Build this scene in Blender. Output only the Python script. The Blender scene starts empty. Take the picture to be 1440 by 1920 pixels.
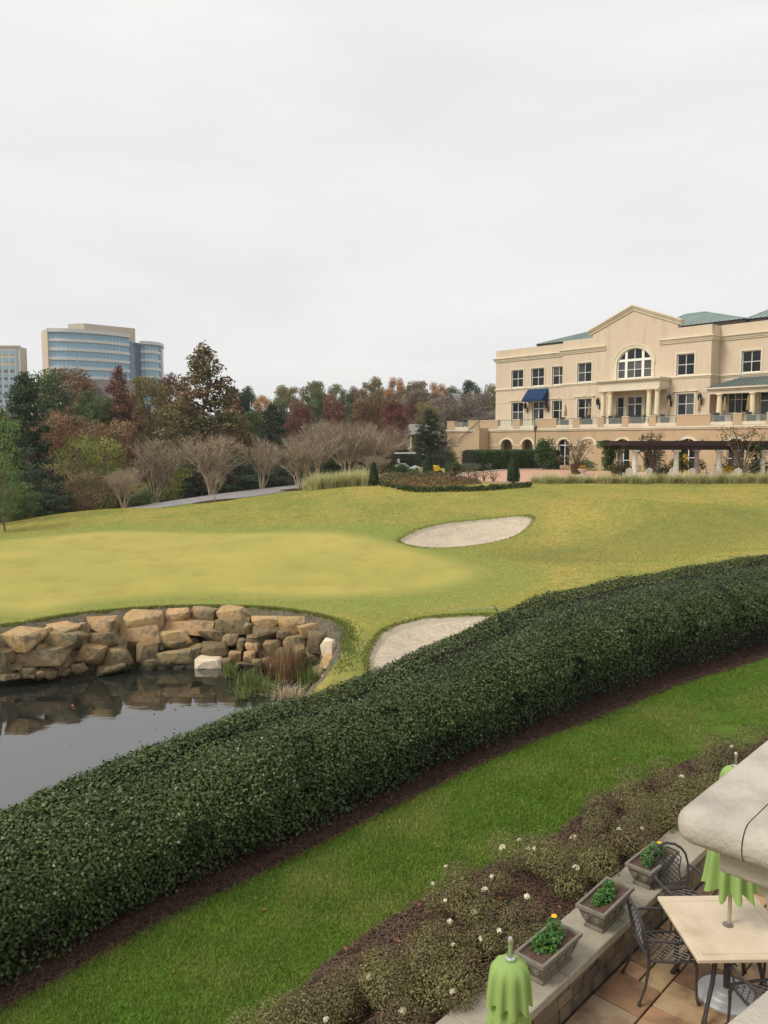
import bpy, bmesh, math, random
import numpy as np
from mathutils import Vector, Matrix

# ------------------------------------------------------------------ camera, world, sun, exposure
scene = bpy.context.scene
COL = scene.collection
FPX, PITCH, EYE = 1480.0, math.radians(5.0), 5.35
cam_d = bpy.data.cameras.new('camera'); cam = bpy.data.objects.new('camera', cam_d); COL.objects.link(cam)
cam.location = (0, 0, EYE); cam.rotation_euler = (math.pi/2 - PITCH, 0, 0)
cam_d.sensor_fit = 'VERTICAL'; cam_d.sensor_height = 24.0; cam_d.lens = 24.0*FPX/1920.0
cam_d.clip_start = 0.05; cam_d.clip_end = 6000
scene.camera = cam

SUN_DIR = Vector((-0.70, -0.30, 0.80)).normalized()          # towards the sun
world = bpy.data.worlds.new('World'); scene.world = world; world.use_nodes = True
wt = world.node_tree; wt.nodes.clear()
def wn(t, **k):
    n = wt.nodes.new(t)
    for a, b in k.items(): setattr(n, a, b)
    return n
w_out = wn('ShaderNodeOutputWorld'); w_bg = wn('ShaderNodeBackground')
w_sky = wn('ShaderNodeTexSky', sky_type='NISHITA', sun_disc=False)
w_sky.sun_elevation = math.asin(SUN_DIR.z); w_sky.sun_rotation = math.atan2(SUN_DIR.x, SUN_DIR.y)
w_tc = wn('ShaderNodeTexCoord'); w_map = wn('ShaderNodeMapping'); w_map.inputs['Scale'].default_value = (1.1, 1.1, 5.0)
w_map.inputs['Rotation'].default_value = (0.0, 0.07, 0.3)
w_n1 = wn('ShaderNodeTexNoise'); w_n1.inputs['Scale'].default_value = 1.9; w_n1.inputs['Detail'].default_value = 7
w_n1.inputs['Roughness'].default_value = 0.5; w_n1.inputs['Distortion'].default_value = 0.35
w_r = wn('ShaderNodeValToRGB')
w_r.color_ramp.elements[0].position = 0.28; w_r.color_ramp.elements[0].color = (4.12, 4.18, 4.22, 1)
w_r.color_ramp.elements[1].position = 0.72; w_r.color_ramp.elements[1].color = (4.86, 4.80, 4.66, 1)
w_mix = wn('ShaderNodeMixRGB'); w_mix.inputs['Fac'].default_value = 0.97    # thick even cloud over the clear sky
wt.links.new(w_tc.outputs['Generated'], w_map.inputs['Vector']); wt.links.new(w_map.outputs[0], w_n1.inputs['Vector'])
wt.links.new(w_n1.outputs['Fac'], w_r.inputs['Fac']); wt.links.new(w_sky.outputs[0], w_mix.inputs[1])
wt.links.new(w_r.outputs[0], w_mix.inputs[2]); wt.links.new(w_mix.outputs[0], w_bg.inputs['Color'])
w_bg.inputs['Strength'].default_value = 0.1
wt.links.new(w_bg.outputs[0], w_out.inputs['Surface'])

sun_d = bpy.data.lights.new('sun', 'SUN'); sun_d.energy = 1.5; sun_d.angle = math.radians(24); sun_d.color = (1.0, 0.93, 0.82)
sun = bpy.data.objects.new('sun', sun_d); COL.objects.link(sun); sun.location = (-40, -20, 60)
sun.rotation_euler = SUN_DIR.to_track_quat('Z', 'Y').to_euler()
scene.view_settings.view_transform = 'Standard'; scene.view_settings.look = 'None'
scene.view_settings.exposure = 0.98; scene.view_settings.gamma = 1.0; scene.view_settings.use_curve_mapping = False
scene.cycles.max_bounces = 6; scene.cycles.transparent_max_bounces = 12

# ------------------------------------------------------------------ helpers
CP, SP = math.cos(PITCH), math.sin(PITCH)
def ray(px, py):
    u = (px-720)/FPX; v = (py-960)/FPX
    return (u, CP - v*SP, -(SP + v*CP))
def atz(px, py, z):
    d = ray(px, py); k = (z-EYE)/d[2]; return Vector((d[0]*k, d[1]*k, z))
def aty(px, py, Y):
    d = ray(px, py); k = Y/d[1]; return Vector((d[0]*k, Y, EYE + d[2]*k))
ORD = ['first','second','third','fourth','fifth','sixth','seventh','eighth','ninth','tenth','eleventh','twelfth','thirteenth',
       'fourteenth','fifteenth','sixteenth','seventeenth','eighteenth','nineteenth','twentieth','twenty-first','twenty-second',
       'twenty-third','twenty-fourth','twenty-fifth','twenty-sixth','twenty-seventh','twenty-eighth','twenty-ninth','thirtieth']

def tag(o, label=None, cat=None, group=None, kind=None):
    if label: o['label'] = label
    if cat: o['category'] = cat
    if group: o['group'] = group
    if kind: o['kind'] = kind
    return o
def empty(name, loc=(0,0,0), rz=0.0):
    o = bpy.data.objects.new(name, None); COL.objects.link(o); o.location = loc; o.rotation_euler = (0,0,rz)
    o.empty_display_size = 0.2
    return o
def link(name, me, parent=None, loc=None, rz=None):
    o = bpy.data.objects.new(name, me); COL.objects.link(o)
    if parent: o.parent = parent
    if loc is not None: o.location = loc
    if rz is not None: o.rotation_euler = (0,0,rz)
    return o
def children(o): return [c for c in bpy.data.objects if c.parent == o]
def copy_tree(o, parent=None, kids=None):
    c = o.copy(); COL.objects.link(c); c.parent = parent
    for ch in (kids if kids is not None else list(o.children)): copy_tree(ch, c)
    return c

class MB:
    """collects shapes; build() links them as one mesh object"""
    def __init__(s): s.v = []; s.f = []; s.m = []
    def add(s, vs, fs, m=0):
        k = len(s.v); s.v += [tuple(v) for v in vs]; s.f += [tuple(i+k for i in f) for f in fs]; s.m += [m]*len(fs); return s
    def box(s, x0, x1, y0, y1, z0, z1, m=0):
        return s.add([(x0,y0,z0),(x1,y0,z0),(x1,y1,z0),(x0,y1,z0),(x0,y0,z1),(x1,y0,z1),(x1,y1,z1),(x0,y1,z1)],
              [(0,3,2,1),(4,5,6,7),(0,1,5,4),(1,2,6,5),(2,3,7,6),(3,0,4,7)], m)
    def prism(s, poly, axis, a, b, m=0):
        """poly: 2-D points; axis 'y': poly is (x,z) from y=a to b; 'x': poly is (y,z); 'z': poly is (x,y)"""
        def P(p, t): return {'y': (p[0], t, p[1]), 'x': (t, p[0], p[1]), 'z': (p[0], p[1], t)}[axis]
        n = len(poly); vs = [P(p,a) for p in poly] + [P(p,b) for p in poly]
        fs = [tuple(range(n)), tuple(range(2*n-1, n-1, -1))] + [(i, i+n, (i+1)%n+n, (i+1)%n) for i in range(n)]
        return s.add(vs, fs, m)
    def tube(s, pts, rad, n=6, m=0, cap=True):
        pts = [Vector(p) for p in pts]; N = len(pts)
        if not hasattr(rad, '__len__'): rad = [rad]*N
        vs = []; up = None
        for i, p in enumerate(pts):
            d = (pts[min(i+1,N-1)] - pts[max(i-1,0)]).normalized()
            if up is None: up = Vector((0,0,1)) if abs(d.z) < .9 else Vector((1,0,0))
            x = d.cross(up)
            if x.length < 1e-5: x = d.cross(Vector((0.3,1,0.2)))
            x.normalize(); y = x.cross(d).normalized(); up = y
            for k in range(n):
                a = 2*math.pi*k/n; vs.append(p + (x*math.cos(a) + y*math.sin(a))*rad[i])
        fs = [(i*n+k, i*n+(k+1)%n, (i+1)*n+(k+1)%n, (i+1)*n+k) for i in range(N-1) for k in range(n)]
        if cap: fs += [tuple(range(n-1,-1,-1)), tuple((N-1)*n+k for k in range(n))]
        return s.add(vs, fs, m)
    def lathe(s, prof, n=16, c=(0,0,0), m=0):
        vs = []; N = len(prof)
        for r, z in prof:
            for k in range(n):
                a = 2*math.pi*k/n; vs.append((c[0]+r*math.cos(a), c[1]+r*math.sin(a), c[2]+z))
        fs = [(i*n+k, i*n+(k+1)%n, (i+1)*n+(k+1)%n, (i+1)*n+k) for i in range(N-1) for k in range(n)]
        fs += [tuple(range(n-1,-1,-1)), tuple((N-1)*n+k for k in range(n))]
        return s.add(vs, fs, m)
    def sweep(s, prof, path, closed=False, m=0):
        """prof: (offset, z) section; path: plan points; offset along the left normal"""
        P = [Vector((p[0],p[1],p[2] if len(p) > 2 else 0)) for p in path]; N = len(P); n = len(prof); vs = []
        for i in range(N):
            a = P[(i-1)%N] if (closed or i > 0) else P[i]; b = P[(i+1)%N] if (closed or i < N-1) else P[i]
            d1 = (P[i]-a); d2 = (b-P[i]); d1.z = d2.z = 0
            if d1.length < 1e-6: d1 = d2
            if d2.length < 1e-6: d2 = d1
            d1 = d1.normalized(); d2 = d2.normalized(); n1 = Vector((-d1.y,d1.x,0)); n2 = Vector((-d2.y,d2.x,0))
            nm = (n1+n2).normalized(); nm = nm / max(.4, nm.dot(n1))
            for o, z in prof: vs.append(P[i] + nm*o + Vector((0,0,z)))
        R = N if closed else N-1
        fs = [(i*n+k, i*n+(k+1)%n, ((i+1)%N)*n+(k+1)%n, ((i+1)%N)*n+k) for i in range(R) for k in range(n)]
        if not closed: fs += [tuple(range(n)), tuple((N-1)*n+k for k in range(n-1,-1,-1))]
        return s.add(vs, fs, m)
    def mesh(s, name, mats, smooth=False, bevel=0.0, segs=1, fix=True):
        me = bpy.data.meshes.new(name); me.from_pydata(s.v, [], s.f)
        for m in (mats if isinstance(mats, (list,tuple)) else [mats]): me.materials.append(m)
        if len(s.m) and max(s.m) > 0: me.polygons.foreach_set('material_index', s.m)
        if fix or bevel:
            bm = bmesh.new(); bm.from_mesh(me)
            if bevel:
                bmesh.ops.remove_doubles(bm, verts=bm.verts, dist=1e-5)
                bmesh.ops.recalc_face_normals(bm, faces=bm.faces)
                es = [e for e in bm.edges if len(e.link_faces) == 2 and e.calc_face_angle(0) > 0.5]
                bmesh.ops.bevel(bm, geom=es, offset=bevel, segments=segs, profile=.5, affect='EDGES', clamp_overlap=True)
            else: bmesh.ops.recalc_face_normals(bm, faces=bm.faces)
            bm.to_mesh(me); bm.free()
        if smooth:
            me.polygons.foreach_set('use_smooth', [True]*len(me.polygons))
            try: me.set_sharp_from_angle(angle=math.radians(40))
            except Exception: pass
        me.update(); return me
    def build(s, name, mats, parent=None, loc=None, rz=None, **k):
        return link(name, s.mesh(name, mats, **k), parent, loc, rz)

def np_mesh(name, V, Q, mats, tint=None, smooth=False, attrs=None):
    """V (n,3), Q (m,k) faces all of one size"""
    me = bpy.data.meshes.new(name); V = np.ascontiguousarray(V, dtype=np.float32); Q = np.ascontiguousarray(Q, dtype=np.int32)
    m, k = Q.shape
    me.vertices.add(len(V)); me.vertices.foreach_set('co', V.ravel())
    me.loops.add(m*k); me.loops.foreach_set('vertex_index', Q.ravel())
    me.polygons.add(m); me.polygons.foreach_set('loop_start', np.arange(0, m*k, k, dtype=np.int32))
    try: me.polygons.foreach_set('loop_total', np.full(m, k, dtype=np.int32))
    except Exception: pass
    if smooth: me.polygons.foreach_set('use_smooth', np.ones(m, dtype=bool))
    for mm in (mats if isinstance(mats, (list,tuple)) else [mats]): me.materials.append(mm)
    A = dict(attrs or {})
    if tint is not None: A['tint'] = tint
    for an, av in A.items():
        at = me.attributes.new(an, 'FLOAT', 'POINT'); at.data.foreach_set('value', np.ascontiguousarray(av, dtype=np.float32))
    me.update(calc_edges=True); me.validate(); return me

def unit(a): return a/np.maximum(np.linalg.norm(a, axis=1, keepdims=True), 1e-9)
def leaf_arrays(pos, nrm, size, rng, aspect=.55, fold=.12, tdir=None):
    n = len(pos); nrm = unit(nrm)
    t = rng.normal(size=(n,3)) if tdir is None else tdir
    t = unit(t - nrm*(t*nrm).sum(1, keepdims=True)); b = np.cross(nrm, t)
    s = size[:,None]
    v = np.stack([pos - t*s*.5, pos + b*s*aspect*.5 + nrm*s*fold, pos + t*s*.5, pos - b*s*aspect*.5 + nrm*s*fold], 1).reshape(-1,3)
    return v, np.arange(4*n).reshape(n,4)

# ------------------------------------------------------------------ materials
def mat(name, col, rough=.75, col2=None, scale=3.0, lo=.35, hi=.65, detail=5, col3=None, scale3=.6, lo3=.45, hi3=.7, stretch=None,
        bump=0.0, bscale=40.0, spec=.35, rand=0.0, hrand=0.0, metal=0.0, tint=0.0, transl=0.0, coat=0.0, coord='Object', bdist=.02):
    m = bpy.data.materials.new(name); m.use_nodes = True; nt = m.node_tree; nd = nt.nodes; L = nt.links
    b = nd['Principled BSDF']; b.inputs['Roughness'].default_value = rough; b.inputs['Metallic'].default_value = metal
    b.inputs['Specular IOR Level'].default_value = spec
    if coat: b.inputs['Coat Weight'].default_value = coat
    tc = nd.new('ShaderNodeTexCoord'); vec = nd.new('ShaderNodeNewGeometry').outputs['Position'] if coord == 'World' else tc.outputs[coord]
    if stretch:
        mp = nd.new('ShaderNodeMapping'); mp.inputs['Scale'].default_value = stretch; L.new(vec, mp.inputs['Vector']); vec = mp.outputs[0]
    rgb = nd.new('ShaderNodeRGB'); rgb.outputs[0].default_value = (*col, 1); cur = rgb.outputs[0]
    def layer(cur, c, sc, lo, hi, det):
        n = nd.new('ShaderNodeTexNoise'); n.inputs['Scale'].default_value = sc; n.inputs['Detail'].default_value = det
        n.inputs['Roughness'].default_value = .6
        L.new(vec, n.inputs['Vector'])
        r = nd.new('ShaderNodeMapRange'); r.inputs['From Min'].default_value = lo; r.inputs['From Max'].default_value = hi
        L.new(n.outputs['Fac'], r.inputs['Value'])
        x = nd.new('ShaderNodeMixRGB'); x.inputs[2].default_value = (*c, 1)
        L.new(r.outputs[0], x.inputs['Fac']); L.new(cur, x.inputs[1]); return x.outputs[0]
    if col2: cur = layer(cur, col2, scale, lo, hi, detail)
    if col3: cur = layer(cur, col3, scale3, lo3, hi3, 4)
    if tint:
        a = nd.new('ShaderNodeAttribute'); a.attribute_name = 'tint'
        r = nd.new('ShaderNodeMapRange'); r.inputs['To Min'].default_value = 1-tint; r.inputs['To Max'].default_value = 1+tint
        L.new(a.outputs['Fac'], r.inputs['Value'])
        x = nd.new('ShaderNodeVectorMath'); x.operation = 'SCALE'; L.new(cur, x.inputs[0]); L.new(r.outputs[0], x.inputs['Scale']); cur = x.outputs[0]
    if rand or hrand:
        oi = nd.new('ShaderNodeObjectInfo'); h = nd.new('ShaderNodeHueSaturation')
        r = nd.new('ShaderNodeMapRange'); r.inputs['To Min'].default_value = 1-rand; r.inputs['To Max'].default_value = 1+rand
        L.new(oi.outputs['Random'], r.inputs['Value']); L.new(r.outputs[0], h.inputs['Value'])
        if hrand:
            mm = nd.new('ShaderNodeMath'); mm.operation = 'MULTIPLY'; mm.inputs[1].default_value = 7.31; L.new(oi.outputs['Random'], mm.inputs[0])
            fr = nd.new('ShaderNodeMath'); fr.operation = 'FRACT'; L.new(mm.outputs[0], fr.inputs[0])
            r2 = nd.new('ShaderNodeMapRange'); r2.inputs['To Min'].default_value = .5-hrand; r2.inputs['To Max'].default_value = .5+hrand
            L.new(fr.outputs[0], r2.inputs['Value']); L.new(r2.outputs[0], h.inputs['Hue'])
        L.new(cur, h.inputs['Color']); cur = h.outputs[0]
    L.new(cur, b.inputs['Base Color'])
    if bump:
        n = nd.new('ShaderNodeTexNoise'); n.inputs['Scale'].default_value = bscale; n.inputs['Detail'].default_value = 6
        L.new(vec, n.inputs['Vector'])
        bp = nd.new('ShaderNodeBump'); bp.inputs['Strength'].default_value = bump; bp.inputs['Distance'].default_value = bdist
        L.new(n.outputs['Fac'], bp.inputs['Height']); L.new(bp.outputs[0], b.inputs['Normal'])
    if transl:
        tr = nd.new('ShaderNodeBsdfTranslucent'); L.new(cur, tr.inputs['Color']); mx = nd.new('ShaderNodeMixShader')
        mx.inputs['Fac'].default_value = transl; out = nd['Material Output']
        L.new(b.outputs[0], mx.inputs[1]); L.new(tr.outputs[0], mx.inputs[2]); L.new(mx.outputs[0], out.inputs['Surface'])
    return m
def leafmat(name, col, var=.45, col2=None, rough=.6, spec=.25, transl=.2, hrand=.0, rand=.0, scale=.5):
    return mat(name, col, rough, col2=col2, scale=scale, lo=.4, hi=.62, tint=var, spec=spec, transl=transl, hrand=hrand, rand=rand)
def glassmat(name, col, rough=.06, rand=0.0, spec=.5):
    return mat(name, col, rough, spec=spec, rand=rand)
def clearglass(name, op=.22, col=(.75,.8,.8)):
    m = bpy.data.materials.new(name); m.use_nodes = True; nt = m.node_tree; nd = nt.nodes; L = nt.links
    b = nd['Principled BSDF']; b.inputs['Base Color'].default_value = (*col,1); b.inputs['Roughness'].default_value = .05
    t = nd.new('ShaderNodeBsdfTransparent'); t.inputs['Color'].default_value = (.93,.96,.95,1)
    x = nd.new('ShaderNodeMixShader'); x.inputs['Fac'].default_value = op
    L.new(t.outputs[0], x.inputs[1]); L.new(b.outputs[0], x.inputs[2]); L.new(x.outputs[0], nd['Material Output'].inputs['Surface'])
    return m
# ------------------------------------------------------------------ the ground
rng = np.random.default_rng(7)
# patio frame: along the planter wall (a) and out from it (b)
W0 = np.array([1.65, 6.90]); PU = np.array([.69, .724]); PN = np.array([.724, -.69])
PANG = math.atan2(PU[1], PU[0])
def pat(a, b, z=0.0): return Vector((W0[0]+PU[0]*a+PN[0]*b, W0[1]+PU[1]*a+PN[1]*b, z))

# hedge: front foot line (pixel, pixel, ground height), then width and height along it
HF = [atz(*p) for p in [(0,1850,-.15),(250,1715,-.08),(500,1600,0.),(750,1480,.10),(1000,1370,.25),(1200,1290,.42),(1440,1215,.65)]]
d0 = (HF[0]-HF[1]).normalized(); d1 = (HF[-1]-HF[-2]).normalized()
HF = [HF[0]+d0*4, HF[0]+d0*2] + HF + [HF[-1]+d1*4, HF[-1]+d1*9]
HW = [1.4,1.45,1.6,1.95,2.15,2.15,2.6,3.2,3.3,3.0,3.0]; HH = [1.18,1.18,1.2,1.3,1.38,1.3,1.5,1.66,1.6,1.55,1.55]
def catmull(P, n):
    P = [np.array(p, float) for p in P]; P = [2*P[0]-P[1]] + P + [2*P[-1]-P[-2]]; out = []
    for i in range(1, len(P)-2):
        for k in range(n):
            t = k/n; a,b,c,d = P[i-1],P[i],P[i+1],P[i+2]
            out.append(.5*((2*b)+(c-a)*t+(2*a-5*b+4*c-d)*t*t+(3*b-a-3*c+d)*t**3))
    out.append(P[-2]); return np.array(out)
HL = catmull([(*p, w, h) for p, w, h in zip(HF, HW, HH)], 16)       # x,y,z,width,height
ht = np.gradient(HL[:,:2], axis=0); ht = unit(ht); hn = np.stack([-ht[:,1], ht[:,0]], 1)   # hn points to the back (pond side)
HC = HL[:,:2] + hn*(HL[:,3:4]*.5-.24); HL[:,3] += .16

POND = [(-34,15),(-24,18),(-15,20.2),(-10.7,21.7),(-9.4,22.9),(-7.8,23.8),(-6.1,24.25),(-4,24.1),(-2.6,23.5),(-1.5,22.5),(-1.0,21.2),(-.95,19.6),(-1.1,18.2),(-1.45,16.6),
        (-1.8,15.2),(-2.4,13.7),(-3.4,12.0),(-4.5,10.4),(-5.4,9),(-7,6.5),(-10,4),(-18,1),(-34,-2)]
def slopez(Y): return .4+.073*(Y-26)
def onslope(px, py):
    d = ray(px,py); k = (EYE-.4+.073*26)/(.073*d[1]-d[2]); return (d[0]*k, d[1]*k)
BUNK1 = [onslope(*p) for p in [(750,1000),(785,984),(845,971),(930,964),(985,964),(1000,969),(982,981),(930,996),(860,1010),(800,1014),(757,1008)]]
BUNK2 = [(-.25,16.9),(-.42,18.4),(-.32,19.7),(.05,21.2),(1.08,22.4),(2.35,22.7),(3.6,22.4),(3.9,21.3),(3.3,20.2),(2.2,18.9),(1.2,17.5),(.4,16.5)]
GREEN = [(-10.4,22.6),(-9.2,24.0),(-7.8,24.9),(-6.1,25.4),(-4,25.2),(-2.5,24.9),(-.33,25.3),(2.2,26.3),(3.6,27.9),(3.9,29.5),(3.3,31.6),(.98,35.6),(-3.2,39.2),(-9,41.6),(-15.5,43.2),(-20,41),(-24,37),(-24,30),(-18,25)]
def smooth_poly(P, n=6):
    P = [np.array(p, float) for p in P]; N = len(P); out = []
    for i in range(N):
        a,b,c,d = P[i-1],P[i],P[(i+1)%N],P[(i+2)%N]
        for k in range(n):
            t = k/n; out.append(.5*((2*b)+(c-a)*t+(2*a-5*b+4*c-d)*t*t+(3*b-a-3*c+d)*t**3))
    return np.array(out)
POND_S, B1S, B2S, GRN_S = smooth_poly(POND,4), smooth_poly(BUNK1), smooth_poly(BUNK2), smooth_poly(GREEN)
def sdist(P, X, Y):
    """signed distance, positive inside"""
    X = np.asarray(X,float); Y = np.asarray(Y,float); sh = X.shape; X = X.ravel(); Y = Y.ravel()
    best = np.full(X.shape, 1e9); ins = np.zeros(X.shape, bool); N = len(P)
    for i in range(N):
        a = P[i]; b = P[(i+1)%N]; e = b-a; t = np.clip(((X-a[0])*e[0]+(Y-a[1])*e[1])/max(e@e,1e-12),0,1)
        best = np.minimum(best, np.hypot(X-a[0]-t*e[0], Y-a[1]-t*e[1]))
        c = ((a[1] > Y) != (b[1] > Y))
        with np.errstate(divide='ignore', invalid='ignore'): xi = a[0]+(Y-a[1])*e[0]/(e[1] if abs(e[1])>1e-12 else 1e-12)
        ins ^= c & (X < xi)
    return np.where(ins, best, -best).reshape(sh)
CTRL = []
for p in HF: CTRL.append(tuple(p))
for i in (2,4,6,8): 
    p = HF[i]; k = i*16 if i*16 < len(HL) else -1
    CTRL.append((p[0]+hn[k][0]*(HW[i]+.4), p[1]+hn[k][1]*(HW[i]+.4), p[2]))
for p in [(530,1900,.14),(640,1790,.17),(850,1660,.24),(1010,1590,.3),(1130,1500,.4),(1290,1430,.52),(1440,1380,.66)]: CTRL.append(tuple(atz(*p)))
for a, z in ((-4,.2),(-2,.27),(0,.31),(2,.32),(4,.34),(7,.42),(11,.6)): CTRL.append(tuple(pat(a,-.7,z)))
CTRL += [(-10.7,22,.28),(-6.2,24.6,.3),(-2.6,24,.3),(-.7,22.6,.3),(-.6,19,.25),(-.6,17,.15),(3,26,.4),(1.5,20,.35),(14,28,1.5),(9,25,.95),(5,30,.66),(10,33,.5),(8.5,38,.85),(13,40.5,2.4),(18,36,1.45),(13,34,.8),(23,39,2.4),
  (16,44,1.95),(25,42,2.3),(0,30,.5),(-8,31,.5),(-8,40,.62),(-18,36,.35),(-18,44,.5),(-28,44,-.1),(-15,28,.3),(0,40,1.3),(-6,47,1.25),(8,44,1.75),(20,22,1.1),(30,30,2.0),(12,16,.9),(16,10,1.2),(-20,10,-.2),(-12,-4,-.1),(0,-6,0),(20,-4,.5),
  (-40,30,-.2),(-44,48,-1.2)]
for p in [(0,985,47),(120,964,49),(250,953,52),(450,944,50),(640,917,54),(860,917,52),(1000,916,52),(1150,915,52),(1300,915,52),(1440,915,52)]: CTRL.append(tuple(aty(*p)))
for p in [(280,954,53),(400,940,54),(480,931,55.5),(560,918.5,58),(610,910,62),(280,946,59.5),(400,928,60.5),(480,918,62),(560,909,65),(620,902,69)]: CTRL.append(tuple(aty(*p)))
for x, y in [(4,57),(14,57),(28,57),(42,57),(2,70),(14,76),(30,70),(46,70),(14,95),(40,95),(4,90),(60,60)]: CTRL.append((x,y,2.55))
CTRL += [(-29,60,-1.6),(-38,76,-2.5),(-20,78,-1.6),(-10,84,.3),(-6,100,1.2),(-60,60,-2.5),(-60,110,-2),(-20,120,0),(10,140,2),(70,110,2.6),(-80,20,-1),(80,20,2.2),(0,220,3),(-120,220,1),(120,220,3),(-160,90,-1),(160,90,3),(-100,-60,0),(100,-60,0)]
CT = np.array(CTRL, float)
def tps_fit(P):
    n = len(P); d = np.hypot(P[:,None,0]-P[None,:,0], P[:,None,1]-P[None,:,1]); K = np.where(d>0, d*d*np.log(np.maximum(d,1e-9)), 0)
    K += np.eye(n)*.08
    B = np.c_[np.ones(n), P[:,:2]]; Mx = np.block([[K, B],[B.T, np.zeros((3,3))]])
    return np.linalg.solve(Mx, np.r_[P[:,2], 0,0,0])
TW = tps_fit(CT)
def tps(X, Y):
    X = np.asarray(X,float); Y = np.asarray(Y,float); sh = X.shape; x = X.ravel(); y = Y.ravel(); out = np.zeros(len(x))
    for i in range(0, len(x), 20000):
        xs, ys = x[i:i+20000], y[i:i+20000]
        d = np.hypot(xs[:,None]-CT[None,:,0], ys[:,None]-CT[None,:,1]); K = d*d*np.log(np.maximum(d,1e-9))
        out[i:i+20000] = K@TW[:-3] + TW[-3] + TW[-2]*xs + TW[-1]*ys
    return out.reshape(sh)
def sstep(a, b, x): t = np.clip((x-a)/(b-a),0,1); return t*t*(3-2*t)
WATER_Z = -1.1
def gz_smooth(X, Y):
    """ground surface without the dug-out pond, bunkers and patio"""
    X = np.asarray(X,float); Y = np.asarray(Y,float); z = tps(X, Y); r = np.hypot(X, Y)
    k = sstep(170, 330, r); z = np.clip(z,-3.2,4.5)*(1-k) + 2.0*k
    # flat court in front of the club
    c = sstep(53, 56, Y)*sstep(-1, 3, X)*(1-sstep(150,200,r)); z = z*(1-c) + 2.55*c
    return z
def gz(X, Y):
    X = np.asarray(X,float); Y = np.asarray(Y,float); z = gz_smooth(X, Y)
    d = sdist(POND_S, X, Y); z = np.where(d > 0, z + (-1.75-z)*sstep(0.05, 1.35, d), z)
    for B in (B1S, B2S):
        d = sdist(B, X, Y); z = z - .55*sstep(-.05, .8, d)
    a = (X-W0[0])*PU[0]+(Y-W0[1])*PU[1]; b = (X-W0[0])*PN[0]+(Y-W0[1])*PN[1]
    k = sstep(-.42, -.12, b)*(1-sstep(18,19,np.abs(a)))*(1-sstep(12,13,b)); z = z*(1-k) + (-.12)*k
    return z
def g1(x, y): return float(gz(np.array([x]), np.array([y]))[0])
def gs1(x, y): return float(gz_smooth(np.array([x]), np.array([y]))[0])

def axis(lo, hi, h, far, g=1.16):
    a = list(np.arange(lo, hi+1e-6, h)); s = h; x = hi
    while x < far: s *= g; x += s; a.append(x)
    s = h; x = lo; L = []
    while x > -far: s *= g; x -= s; L.append(x)
    return np.array(L[::-1] + a)
gx = axis(-26, 30, .4, 2500); gy = axis(2, 62, .4, 3000)
GX, GY = np.meshgrid(gx, gy); GZ = gz(GX, GY)
nx, ny = len(gx), len(gy); idx = np.arange(nx*ny).reshape(ny,nx)
Q = np.stack([idx[:-1,:-1], idx[:-1,1:], idx[1:,1:], idx[1:,:-1]], -1).reshape(-1,4)
woods = np.clip(sstep(56,64,GY)*(1-sstep(-9,-4,GX)) + sstep(85,100,GY),0,1)

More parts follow.
